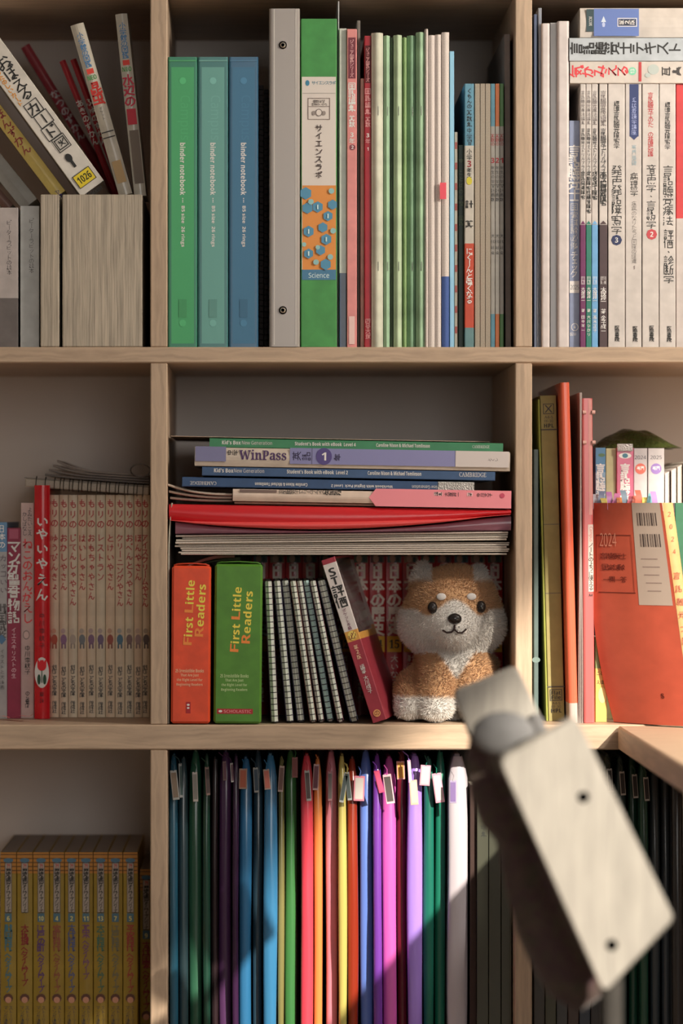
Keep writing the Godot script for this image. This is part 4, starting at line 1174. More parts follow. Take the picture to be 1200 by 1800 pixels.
	for j in 17:
		var u := j / 16.0
		var py := lerpf(1272.0, 884.0, u)
		var x := 291.0 + 4.0 + (10.0 * pow(maxf(0.0, u - 0.75) * 4.0, 2.0) * 0.6)
		var a := spot(x, py, -0.004)
		rows.append([Vector3(a.x, a.y, -0.21), Vector3(a.x, a.y, -0.005), Vector3(a.x + 0.0006, a.y, -0.004), Vector3(a.x + 0.0012, a.y, -0.005), Vector3(a.x + 0.0012, a.y, -0.21)])
	cf.grid(rows, ink(176, 176, 164, 1.44))
	whole(cf, "clear_file", surf("film"), "milky plastic file standing bent along the left divider", "folder")
	var flap := thing("folder_flap", "brown and dark green folder corners hanging under the white papers", "folder", Vector3.ZERO)
	for e in [[312.0, 1003.0, 412.0, 971.0, ink(96, 62, 54, 1.60), 9.0, -0.02], [350.0, 992.0, 422.0, 978.0, ink(50, 56, 36, 1.60), 7.0, -0.03]]:
		var f := MB.new()
		pts = []
		for j in 7:
			var u := j / 6.0
			var yy := lerpf(e[1], e[3], 1.0 - pow(1.0 - u, 1.8))
			pts.append([lerpf(e[0], e[2], u), yy, yy + 1.2 + e[5] * u])
		slab(pts, e[6], 0.05, e[4], f)
		part(f, "corner", surf("matte"), flap)

func middle_books() -> void:
	# two reader boxes
	for e in [["orange", 302.0, 371.0, 997.0, ink(190, 62, 34, 1.84), -0.7, 0.0], ["green", 377.0, 461.0, 994.0, ink(62, 106, 34, 1.92), -0.9, 12.0]]:
		var z := 0.0
		var s := unit(z)
		var w: float = (e[2] - e[1]) * s
		var h: float = (1274.0 - e[3]) * s
		var t := thing("book_box", "%s cardboard reader box with slanted yellow title" % e[0], "book box", Vector3(((e[1] + e[2]) / 2 - 465.0 - 2.0) * s, row_y("mid") + 0.0008, z), deg_to_rad(e[5] * 0.6), "first reader boxes")
		var m := MB.new()
		m.box(Vector3(-w / 2, 0, -0.15), Vector3(w / 2, h, 0), e[4], 0.002)
		part(m, "carton", surf("cover"), t)
		var lid := MB.new()
		lid.tube([Vector3(-w / 2 + 0.002, h + 0.0004, -0.006), Vector3(-w / 2 + 0.005, h + 0.0016, -0.004), Vector3(0, h + 0.0024, -0.003), Vector3(w / 2 - 0.005, h + 0.0016, -0.004), Vector3(w / 2 - 0.002, h + 0.0004, -0.006)], 0.0007, e[4] * 0.75, 5)
		part(lid, "lid_fold", surf("cover"), t)
		var tx := MB.new()
		var k: float = e[6]
		var yel := ink(206, 170, 66, 1.76)
		var org := ink(196, 110, 50, 1.76)
		var face := "sans bold"
		var skew := PI / 2 + deg_to_rad(-3.0)
		var put := func(txt: String, px: float, py: float, ln: float, hh: float, c: Color):
			latin(tx, txt, face, Transform3D(Basis(Vector3.BACK, skew), Vector3((px - (e[1] + e[2]) / 2 + 2.0) * s, (1274.0 - py) * s, 0.0003)), ln * s, hh * s, c)
		var ox: float = 0.0 if k == 0.0 else 82.0
		put.call("F", 328.0 + ox, 1136.0 + k, 14.0, 15.0, org)
		put.call("irst", 329.0 + ox, 1121.0 + k, 34.0, 15.0, yel)
		put.call("L", 330.0 + ox, 1079.0 + k, 14.0, 15.0, org)
		put.call("ittle", 331.0 + ox, 1064.0 + k, 42.0, 15.0, yel)
		put.call("R", 348.0 + ox, 1121.0 + k, 17.0, 15.0, org)
		put.call("eaders", 349.0 + ox, 1103.0 + k, 74.0, 15.0, yel)
		var small := ink(190, 150, 120, 1.60) if k == 0.0 else ink(150, 170, 120, 1.60)
		var cx := -2.0 if k == 0.0 else -6.0
		var line := 0
		for words in ["25 Irresistible Books", "That Are Just", "the Right Level for", "Beginning Readers"]:
			var ln: float = [50.0, 32.0, 45.0, 46.0][line]
			latin(tx, words, "sans bold", Transform3D(Basis(), Vector3((cx - ln / 2) * s, (1274.0 - 1181.0 - k * 0.75 - line * 8.3) * s, 0.0003)), ln * s, 6.2 * s, small)
			line += 1
		if k == 0.0:
			tx.quad(Vector3(-8 * s, 18 * s, 0.0002), Vector3(-8 * s, 38 * s, 0.0002), Vector3(0, 38 * s, 0.0002), Vector3(0, 18 * s, 0.0002), ink(140, 30, 36, 1.60), Vector3.BACK)
			tx.disc(Vector3(-4 * s, 33 * s, 0.0003), 2.6 * s, 2.0 * s, WHITE_INK, 8)
			tx.quad(Vector3(-6 * s, 26 * s, 0.0003), Vector3(-6 * s, 29 * s, 0.0003), Vector3(-2 * s, 29 * s, 0.0003), Vector3(-2 * s, 26 * s, 0.0003), WHITE_INK, Vector3.BACK)
		else:
			tx.quad(Vector3(-36 * s, 17 * s, 0.0002), Vector3(-36 * s, 26 * s, 0.0002), Vector3(27 * s, 26 * s, 0.0002), Vector3(27 * s, 17 * s, 0.0002), ink(140, 30, 36, 1.60), Vector3.BACK)
			tx.disc(Vector3(-30 * s, 21.5 * s, 0.0003), 3.4 * s, 2.2 * s, WHITE_INK, 8)
			latin(tx, "SCHOLASTIC", "sans", Transform3D(Basis(), Vector3(-24 * s, 21.5 * s, 0.0003)), 48 * s, 5.0 * s, ink(200, 140, 140, 1.60))
		part(tx, "lettering", surf("print"), t)
	# checked fabric-spined notebooks, leaning
	var feet := [483.0, 510.0, 529.0, 551.0, 565.0, 581.0, 599.0, 623.0]
	var heads := [471.5, 487.0, 501.0, 515.0, 526.5, 538.0, 550.0, 565.0]
	var wid := [13.0, 12.5, 12.5, 11.0, 10.0, 10.5, 11.0, 14.0]
	for i in 8:
		var z := -0.016 - 0.003 * (i % 3)
		var s := unit(z)
		var lean := atan2(feet[i] - heads[i], 246.0)
		var w: float = wid[i] * s
		var t := thing("notebook", ["checked-spine notebook standing nearest the green reader box", "checked-spine notebook second from the green reader box", "checked-spine notebook third from the green reader box", "checked-spine notebook with brown cover edge, fourth from the green reader box", "checked-spine notebook with white rounded squares, fifth from the green reader box", "checked-spine notebook with pale teal squares, sixth from the green reader box", "checked-spine notebook, seventh from the green reader box", "checked-spine notebook leaning last, beside the red pocket book"][i], "notebook", Vector3((feet[i] - 465.0) * s, row_y("mid") + sin(lean) * w / 2 + 0.0006, z), lean, "checked-spine notebooks")
		var h := 248.0 * s / cos(lean)
		var dark: Color = [ink(54, 26, 40, 1.44), ink(44, 34, 64, 1.44), ink(34, 30, 62, 1.44), ink(104, 56, 44, 1.44), ink(70, 28, 40, 1.44), ink(34, 50, 70, 1.44), ink(80, 24, 44, 1.44), ink(34, 32, 66, 1.44)][i]
		var o := {dep = 0.14, bulge = 0.002, round = 0.0014, mat = "matte", bands = []}
		var white := ink(168, 172, 164, 1.68) if i != 5 else ink(160, 186, 184, 1.68)
		var n := 24
		for k in n:
			var a := 248.0 * k / n
			o.bands.append([a, a + 248.0 / n - 1.5, white])
			o.bands.append([a + 248.0 / n - 1.5, a + 248.0 / n, ink(40, 40, 44, 1.28)])
		o.edge = dark
		build_book(t, w * 0.86, h, 248.0 / cos(lean), s, white, o)
		for sx in [-1.0, 1.0]:
			var m := MB.new()
			m.box(Vector3(sx * w * 0.455 - 0.0004, 0.001, -0.142), Vector3(sx * w * 0.455 + 0.0004, h - 0.001, -0.0015), dark)
			part(m, "board", surf("cover"), t)
	# red pocket book leaning
	var z := -0.006
	var s := unit(z)
	var lean := atan2(668.0 - 577.0, 283.0)
	var w := 25.0 * s
	var t := thing("pocket_book", "leaning pocket book with white upper and dark red lower spine", "book", Vector3((667.0 - 465.0) * s, row_y("mid") + sin(lean) * w / 2 + 0.0006, z), lean)
	t.rotation.y = deg_to_rad(-9.0)
	var wine := ink(140, 48, 62, 1.60)
	var base := 300.0
	build_book(t, w, base * s, base, s, wine, {dep = 0.13, bands = [[-9e5, 9.0, wine], [9.0, 133.0, ink(206, 198, 196, 1.36)], [133.0, 152.0, ink(190, 140, 70, 1.60)], [152.0, 1e6, wine]],
		text = [{n = "S", a = 25.0, len = 12.0, s = 15.0}, {n = "T", a = 41.0, len = 12.0, s = 14.0}, {j = "評価", a = 50.0, s = 19.0, p = 20.0, w = 0.13}, {j = "ポケット手帳", a = 93.0, s = 6.0, p = 6.5, c = ink(120, 60, 90)}, {d = [142.0, 0.0, 8.0, 8.0], c = ink(214, 170, 90, 1.60)}, {j = "必", a = 136.0, s = 12.0, c = ink(120, 60, 40, 1.12)}, {j = "第", a = 160.0, s = 7.0, c = ink(214, 180, 150, 1.28)}, {n = "2", a = 172.0, len = 5.0, s = 7.0, c = ink(214, 180, 150, 1.28)}, {j = "版", a = 178.0, s = 7.0, c = ink(214, 180, 150, 1.28)}, {j = "編著 大川成子", a = 196.0, s = 7.5, p = 8.0, c = WHITE_INK * 0.85}, {d = [285.0, 0.0, 6.5, 6.5], c = ink(196, 140, 90, 1.60)}, {j = "の", a = 280.0, s = 9.0, c = ink(120, 50, 40, 1.12)}]})
	var photo := MB.new()
	photo.quad(Vector3(w / 2 + 0.0001, (base - 140) * s, -0.1), Vector3(w / 2 + 0.0001, (base - 4) * s, -0.1), Vector3(w / 2 + 0.0001, (base - 4) * s, -0.002), Vector3(w / 2 + 0.0001, (base - 140) * s, -0.002), ink(120, 110, 112, 1.28), Vector3.RIGHT)
	part(photo, "front_picture", surf("mottled"), t)
	# history comics standing behind
	for i in 15:
		var x0 := 443.0 + i * 29.4
		var zz := -0.135
		var sp := unit(zz)
		var red := ink(140, 30, 34, 1.92)
		var top := 900.0 + 0.0425 / sp
		var items := [{r = [top, 989.0, -12.0, 12.0], c = [ink(70, 84, 84, 1.60), ink(110, 90, 70, 1.60), ink(60, 70, 50, 1.60), ink(90, 60, 60, 1.60)][i % 4]}, {d = [982.0, -3.0, 5.0, 7.0], c = ink(150, 120, 100, 1.60)}, {d = [984.0, 6.0, 3.0, 5.0], c = ink(40, 50, 46, 1.60)}]
		var wh := ink(190, 172, 160, 1.76)
		items.append({j = "日本の歴史", a = 993.0, s = 22.0, p = 25.2, c = wh, w = 0.18, wide = 0.95})
		var number := 7 + i
		items.append({r = [1118.0, 1146.0, -12.5, 12.5], c = ink(190, 142, 34, 1.76)})
		items.append({n = str(number), a = 1132.0, len = 17.0 if number > 9 else 9.0, s = 15.0, f = "serif bold"})
		items.append({j = ["大いなる時代", "戦国の国家"][i % 2], a = 1152.0, s = 11.0, p = 14.0, c = wh})
		var b := book("history_comic", ("red history comic seen above the checked-spine notebooks" if i < 5 else ["red history comic half covered by the leaning pocket book", "red history comic with uncovered title beside the leaning pocket book", "red history comic with numeral fourteen on yellow", "red history comic with numeral fifteen on yellow, beside the dog"][i - 5] if i < 9 else "red history comic hidden behind the plush dog" if i < 14 else "red history comic between the plush dog and right divider"), "book", x0, x0 + 28.9, top, "mid", red, {z = zz, dep = 0.12, mat = "glossy", bulge = 0.001, text = items, group = "red history comics"})

func middle_right() -> void:
	book("folder", "dusty teal folder against the right divider's far side in the middle row", "folder", 938.0, 946.0, 790.0, "mid", ink(84, 104, 104, 1.30), {z = -0.05, dep = 0.22, mat = "cover", text = [{d = [1160.0, 0.0, 7.0, 5.0], c = ink(100, 122, 120, 1.22)}]})
	var olive := ink(150, 142, 96, 1.22)
	var ff := [{box = [710.0, 727.0, -9.0, 9.0], w = 1.2, c = BLACK_INK * 2}, {n = "X", a = 718.5, len = 14.0, s = 13.0, f = "sans", c = BLACK_INK * 2}, {n = "A4-S", a = 733.0, len = 15.0, s = 5.0, f = "sans", c = BLACK_INK * 2}, {n = "FF-30", a = 740.0, len = 15.0, s = 5.0, f = "sans", c = BLACK_INK * 2}, {n = "HPL", a = 748.0, len = 17.0, s = 7.0}, {r = [754.0, 756.0, -15.0, 15.0], c = BLACK_INK * 2}, {r = [921.0, 922.0, -15.0, 15.0], c = BLACK_INK * 3}, {r = [1042.0, 1043.0, -15.0, 15.0], c = BLACK_INK * 3}, {r = [1206.0, 1208.0, -15.0, 15.0], c = BLACK_INK * 2}, {box = [1212.0, 1231.0, -10.0, 10.0], w = 1.2, c = BLACK_INK * 2}, {n = "Flat", a = 1217.5, len = 16.0, s = 7.0}, {n = "File", a = 1225.5, len = 16.0, s = 7.0}, {n = "A4-S", a = 1236.0, len = 14.0, s = 4.5, f = "sans", c = BLACK_INK * 2}, {n = "FF-30", a = 1242.0, len = 16.0, s = 4.5, f = "sans", c = BLACK_INK * 2}, {n = "HPL", a = 1249.0, len = 18.0, s = 7.0}]
	book("flat_file", "olive-yellow flat file with black printed labels at head and foot", "folder", 964.0, 992.0, 695.0, "mid", olive, {z = -0.05, dep = 0.22, mat = "matte", turn = 1.5, text = ff, bands = [[-9e5, 1e6, olive]]})
	var edge := ink(150, 160, 80, 1.22)
	book("folder", "thin lime edge of a folder beside the olive flat file", "folder", 960.0, 963.0, 702.0, "mid", edge, {z = -0.049, dep = 0.2, mat = "matte", turn = 1.5})
	book("clear_file", "orange plastic folder standing tallest, leaning on the pink binder", "folder", 1000.5, 1016.3, 672.0, "mid", ink(226, 106, 80, 1.01), {z = -0.02, dep = 0.23, mat = "film", turn = 1.5, round = 0.0035, bands = [[-9e5, 1236.0, ink(226, 106, 80, 1.01)], [1236.0, 1e6, ink(196, 180, 176, 1.01)]]})
	sleeve("clear_sleeve", "cloudy clear sleeve between the orange folder and pink binder", 1016.5, 1021.5, 690.0, "mid", Color(0.7, 0.6, 0.58), -0.02, 0.22)
	var pb := book("ring_binder", "pink translucent binder with white paper strip and small ring tabs", "binder", 1026.0, 1045.0, 700.0, "mid", ink(190, 92, 92, 1.08), {z = -0.022, dep = 0.21, mat = "plastic", turn = 0.4, round = 0.002, bands = [[-9e5, 1e6, ink(190, 92, 92, 1.08)]], text = [{r = [702.0, 905.0, 2.0, 8.0], c = ink(214, 150, 146, 1.01)}, {r = [922.0, 1040.0, 0.0, 9.0], c = ink(206, 186, 180, 1.01)}, {l = "Campus", a = 926.0, len = 26.0, s = 7.0, x = 4.5, c = ink(190, 90, 90, 0.94), f = "sans"}, {j = "ノートのように使える", a = 954.0, s = 7.6, p = 8.4, x = 4.5, w = 0.14}, {n = "A4", a = 1046.0, len = 7.0, s = 5.0, x = 4}]})
	for a in [728.0, 781.0]:
		for dx in [-5.0, 11.0]:
			var r := MB.new()
			var ss := unit(-0.022)
			r.rod(Vector3((dx - 3.0) * ss, (1274 - a) * ss, 0.0005), Vector3((dx + 3.0) * ss, (1274 - a) * ss, 0.0005), 3.4 * ss, 3.4 * ss, ink(220, 170, 160, 1.01), 10)
			part(r, "ring_tab", surf("plastic"), pb)
	book("picture_book", "short yellow book standing low behind the orange exam book", "book", 1046.0, 1066.0, 1120.0, "mid", ink(196, 160, 90, 1.30), {z = -0.035, dep = 0.15, bands = [[-9e5, 1175.0, ink(120, 140, 90, 1.30)], [1175.0, 1e6, ink(206, 170, 96, 1.30)]], text = [{h = "ことば", a = 1180.0, x = -8, s = 6.0, p = 6.4}, {h = "えほん", a = 1196.0, x = -8, s = 6.0, p = 6.4}, {d = [1222.0, 2.0, 7.0, 14.0], c = ink(224, 196, 130, 1.30)}]})
	# exam books standing deeper
	var zb := -0.075
	var zs := unit(zb)
	book("exam_book", "blue exam book with white title behind the orange one", "book", 1046.0, 1064.0, 787.0, "mid", ink(120, 160, 190, 0.86), {z = zb, dep = 0.19, group = "exam books", bands = [[-9e5, 830.0, ink(100, 150, 190, 0.86)], [830.0, 1e6, ink(150, 180, 206, 0.86)]], text = [{d = [800.0, 2.0, 6.0, 3.0], c = ink(90, 120, 90)}, {j = "言語聴覚士", a = 816.0, s = 14.0, p = 16.0, c = WHITE_INK, w = 0.15}]})
	book("exam_book", "pale yellow plain exam book next to the blue one", "book", 1064.5, 1083.0, 788.0, "mid", ink(214, 208, 160, 0.83), {z = zb, dep = 0.19, group = "exam books"})
	book("exam_book", "hot pink exam book with white title and eye mark", "book", 1083.5, 1113.0, 787.0, "mid", ink(226, 104, 140, 0.86), {z = zb + 0.004, dep = 0.19, mat = "glossy", group = "exam books", text = [{d = [801.0, 0.0, 11.0, 5.0], c = WHITE_INK}, {d = [801.0, 0.0, 5.0, 4.0], c = ink(90, 140, 160, 0.86)}, {j = "言語聴覚士", a = 816.0, s = 15.0, p = 17.0, c = WHITE_INK, w = 0.16}]})
	var tape := MB.new()
	tape.box(spot(1084, 793, zb + 0.0052), spot(1112, 780, zb + 0.0062), Color(0.5, 0.49, 0.48), 0.0004)
	whole(tape, "silver_tape", surf("crumple"), "crumpled silver tape over the head of the hot pink exam book", "tape")
	for e in [[1113.5, 1137.0, "2024", ink(214, 110, 96, 0.94), "orange"], [1138.5, 1167.0, "2025", ink(150, 120, 190, 0.94), "violet"]]:
		book("exam_book", "white exam book with year %s above a %s disc" % [e[2], e[4]], "book", e[0], e[1], 788.0, "mid", ink(222, 214, 216, 0.81), {z = zb, dep = 0.19, group = "exam books", text = [{n = e[2], a = 804.0, len = 20.0, s = 6.5, f = "sans mono", c = ink(60, 60, 70)}, {d = [824.0, 0.0, 9.5, 9.5], c = e[3]}, {h = "専門", a = 820.0, x = -6.0, s = 6.0, p = 6.5, c = WHITE_INK, w = 0.14}]})
	for i in 4:
		var m := MB.new()
		var px := 1169.0 + i * 11.0
		slab([[px, 832.0 - i * 6, 1240.0], [px + 8.0, 828.0 - i * 6, 1240.0]], zb + 0.004 * (i % 2), 0.16, ink(206 - i * 6, 196 - i * 6, 190 - i * 8, 1.2), m)
		var o := whole(m, "paper_bundle", surf("paper"), ["bundle of white papers touching the white exam book with the violet disc", "second bundle of white papers beyond the white exam books", "third bundle of white papers beyond the white exam books", "last bundle of white papers beyond the white exam books"][i], "papers", "upright paper bundles")
	# crumpled bag at the back
	var bag := MB.new()
	var rows := []
	for j in 15:
		var row := []
		for k in 31:
			var u := k / 30.0
			var v := j / 14.0
			var hump := pow(sin(PI * u), 1.1) * pow(sin(PI * v), 0.6)
			var fold := 0.5 + 0.5 * sin(u * 17.0 + 3.0 * sin(v * 5.0)) * cos(v * 6.0 + u * 5.0)
			row.append(Vector3(0.082 * (u - 0.5) + 0.003 * sin(v * 9.0), hump * (0.016 + 0.005 * fold), -0.09 * v + 0.004 * sin(u * 11.0)))
		rows.append(row)
	bag.grid(rows, ink(72, 84, 44, 1.2))
	var bo := whole(bag, "plastic_bag", surf("crinkle"), "dark green crumpled plastic bag lying on the exam books", "bag")
	bo.position = Vector3(spot(1118, 0, -0.12).x, EYE + (900.0 - 787.0) * zs + 0.0006, -0.1)
	orange_book()

func orange_book() -> void:
	var t := thing("exam_book", "open orange exam book with barcodes, standing on the desk edge", "book", Vector3.ZERO)
	var y0 := row_y("mid")
	var rows := []
	var hi := spot(0, 884, 0.0).y
	var red := ink(206, 96, 74, 0.9)
	var n := 18
	# cover: left edge lies back, right edge stands forward; its left lower corner is bent under
	var edge := func(u: float) -> Array:         # u: 0 foot, 1 head
		var y := lerpf(y0 + 0.0004, hi, u)
		var py := 900.0 - (y - EYE) / PX
		var left := 1043.0 + 36.0 * pow(clampf((py - 1080.0) / 195.0, 0.0, 1.0), 1.5)
		var right := 1163.0 + 54.0 * clampf((py - 884.0) / 394.0, 0.0, 1.0)
		return [Vector3(spot(left, py, -0.03).x, y, -0.03), Vector3(spot(right, py, 0.034).x, y, 0.034)]
	for j in n + 1:
		var e: Array = edge.call(float(j) / n)
		var row := []
		for k in 13:
			var u := k / 12.0
			var p: Vector3 = e[0].lerp(e[1], u)
			p.z += 0.006 * sin(PI * u)
			row.append(p)
		rows.append(row)
	var m := MB.new()
	m.grid(rows, red)
	part(m, "cover", surf("cover"), t)
	# pages behind the cover
	m = MB.new()
	var front := []
	for j in n + 1:
		var r := []
		for k in 13:
			var p: Vector3 = rows[j][k]
			r.append(Vector3(p.x + 0.001 * (1.0 - k / 12.0), minf(p.y, hi - 0.0005), p.z - 0.0012))
		front.append(r)
	for dz in [0.0, -0.011]:
		var g := []
		for r in front:
			var q := []
			for p in r:
				q.append(p + Vector3(0, 0, dz))
			g.append(q)
		m.grid(g, Color(0.72, 0.68, 0.62))
	for k in 12:
		m.quad(front[n][k], front[n][k] + Vector3(0, 0, -0.011), front[n][k + 1] + Vector3(0, 0, -0.011), front[n][k + 1], Color(0.72, 0.68, 0.62), Vector3.UP)
	for j in n:
		m.quad(front[j][0], front[j + 1][0], front[j + 1][0] + Vector3(0, 0, -0.011), front[j][0] + Vector3(0, 0, -0.011), Color(0.72, 0.68, 0.62), Vector3.LEFT)
	part(m, "pages", surf("paper"), t)
	# spine strip on the right
	m = MB.new()
	var sp := []
	for j in n + 1:
		var p: Vector3 = rows[j][12]
		sp.append([p + Vector3(0.0002, 0, 0.0004), p + Vector3(0.005, 0, 0.0012), p + Vector3(0.010, 0, -0.0012)])
	m.grid(sp, ink(232, 160, 104, 0.94))
	part(m, "spine", surf("cover"), t)
	# print on the cover: positions run along the bent sheet
	var at := func(u: float, v: float) -> Vector3:      # u across 0..1, v from the head 0..1
		var fj := (1.0 - v) * n
		var j := clampi(int(fj), 0, n - 1)
		var fk := u * 12.0
		var k := clampi(int(fk), 0, 11)
		var a: Vector3 = rows[j][k].lerp(rows[j][k + 1], fk - k)
		var b: Vector3 = rows[j + 1][k].lerp(rows[j + 1][k + 1], fk - k)
		return a.lerp(b, fj - j) + Vector3(-0.00012, 0, 0.0003)
	m = MB.new()
	var patch := func(u0: float, u1: float, v0: float, v1: float, c: Color, lift: float):
		var nu := maxi(1, int((u1 - u0) * 12))
		var nv := maxi(1, int((v1 - v0) * 18))
		var g := []
		for j in nv + 1:
			var r := []
			for k in nu + 1:
				r.append(at.call(lerpf(u0, u1, float(k) / nu), lerpf(v1, v0, float(j) / nv)) + Vector3(0, 0, lift))
			g.append(r)
		m.grid(g, c)
	patch.call(0.55, 0.965, 0.0, 0.46, ink(176, 160, 150, 1.01), 0.0)
	var bar := ink(70, 60, 60)
	for q in [[0.61, 0.045], [0.63, 0.14]]:
		for k in 26:
			var wdt: float = [0.004, 0.008, 0.005, 0.01, 0.003][(k * 7) % 5]
			if k % 3 != 2:
				patch.call(q[0] + k * 0.011, q[0] + k * 0.011 + wdt, q[1], q[1] + 0.058, bar, 0.0002)
	for k in 5:
		patch.call(0.62 + 0.012 * k, 0.84 + 0.02 * (k % 2), 0.25 + k * 0.036, 0.254 + k * 0.036, ink(150, 130, 124, 0.86), 0.0002)
	var dark := ink(96, 24, 22, 0.86)
	for q in [[0.03, 0.5, 0.145, 0.148], [0.06, 0.52, 0.405, 0.408], [0.03, 0.035, 0.145, 0.405], [0.5, 0.505, 0.145, 0.405]]:
		patch.call(q[0], q[1], q[2], q[3], dark, 0.0002)
	part(m, "cover_print", surf("print"), t)
	var tx := MB.new()
	brush(tx, "言語聴覚士", 11, -90, 9.5, 8.4, 0.1, 0, dark, true)
	brush(tx, "国家試験", 14, -110, 9.5, 9.0, 0.1, 0, dark, true)
	brush(tx, "一問一答", 16, -132, 9.5, 9.0, 0.1, 0, dark, true)
	latin(tx, "2024", "sans", Transform3D(Basis(), Vector3(11, -66, 0)), 28.0, 24.0, ink(214, 140, 120, 0.79))
	latin(tx, "s", "serif bold", Transform3D(Basis(), Vector3(84, -342, 0)), 5.0, 9.0, dark)
	for i in tx.v.size():
		var q := tx.v[i]
		tx.v[i] = at.call(clampf(q.x / 126.0, 0.0, 1.0), clampf(-q.y / 394.0, 0.0, 1.0)) + Vector3(-0.0002, 0, 0.0002)
		tx.n[i] = Vector3(-0.7, 0, 0.7)
	part(tx, "lettering", surf("print"), t)
	tx = MB.new()
	var u := PX
	for k in 4:
		var j := n - 1 - k
		latin(tx, "2024"[k], "sans", Transform3D(Basis(), Vector3(sp[j][1].x - 2 * u, sp[j][1].y + 2 * u, sp[j][1].z + 0.0006)), 4.5 * u, 8 * u, ink(150, 80, 60))
	var title := "言語聴覚士国家試験"
	for k in title.length():
		var f := n - 5.6 - k * 1.05
		var j := int(f)
		if j < 0:
			break
		var p: Vector3 = sp[j][1].lerp(sp[j + 1][1], f - j)
		brush(tx, title[k], p.x, p.y, 11 * u, 12 * u, 0.1, p.z + 0.0006, ink(150, 80, 60))
	part(tx, "spine_lettering", surf("print"), t)
	# sticky tabs above the pages
	var cols := [ink(190, 190, 200, 0.86), ink(130, 140, 170, 0.86), ink(220, 200, 110, 0.86), ink(200, 130, 190, 0.86), ink(216, 130, 180, 0.86), ink(220, 140, 90, 0.86), ink(140, 160, 180, 0.86), ink(226, 120, 140, 0.86), ink(236, 130, 110, 0.86), ink(240, 120, 100, 0.86), ink(230, 210, 110, 0.86), ink(130, 190, 200, 0.86), ink(190, 150, 210, 0.86)]
	for i in 13:
		var p: Vector3 = at.call(clampf(0.03 + i * 0.073, 0.0, 0.99), 0.0)
		var q := MB.new()
		var hw := 5.0 * PX
		var hh := (16.0 + 7.0 * sin(i * 2.3)) * PX
		var lean := 0.0025 * sin(i * 1.9)
		q.box(Vector3(-hw, -0.006, -0.0001), Vector3(hw, 0.0, 0.0001), cols[i])
		q.grid([[Vector3(-hw, 0, 0), Vector3(hw, 0, 0)], [Vector3(-hw + lean * 0.5, hh * 0.55, 0.0006), Vector3(hw + lean * 0.5, hh * 0.55, 0.0006)], [Vector3(-hw + lean, hh, -0.001), Vector3(hw + lean, hh, -0.001)]], cols[i])
		var so := part(q, "page_tab", surf("film"), t)
		so.position = p + Vector3(0, -0.0002, -0.004 - 0.003 * (i % 3))
	# green book behind its spine
	book("exam_book", "dark green exam book behind the orange one's spine", "book", 1186.0, 1226.0, 884.0, "mid", ink(40, 104, 74, 0.94), {z = -0.012, dep = 0.05, mat = "cover", group = "exam books"})
# ---------------------------------------------------------------- plush dog
# bones of the plush body: [a, b, radius a, radius b]; metres from the middle of the seat on the shelf
var bones := []

func sd(p: Vector3) -> float:
	var d := 1.0
	for b in bones:
		var ab: Vector3 = b[1] - b[0]
		var u := clampf((p - b[0]).dot(ab) / maxf(ab.length_squared(), 1e-9), 0.0, 1.0)
		var e: float = (p - (b[0] + ab * u)).length() - lerpf(b[2], b[3], u)
		var k: float = b[4]
		var h := clampf(0.5 + 0.5 * (d - e) / k, 0.0, 1.0)
		d = lerpf(d, e, h) - k * h * (1.0 - h)
	return d

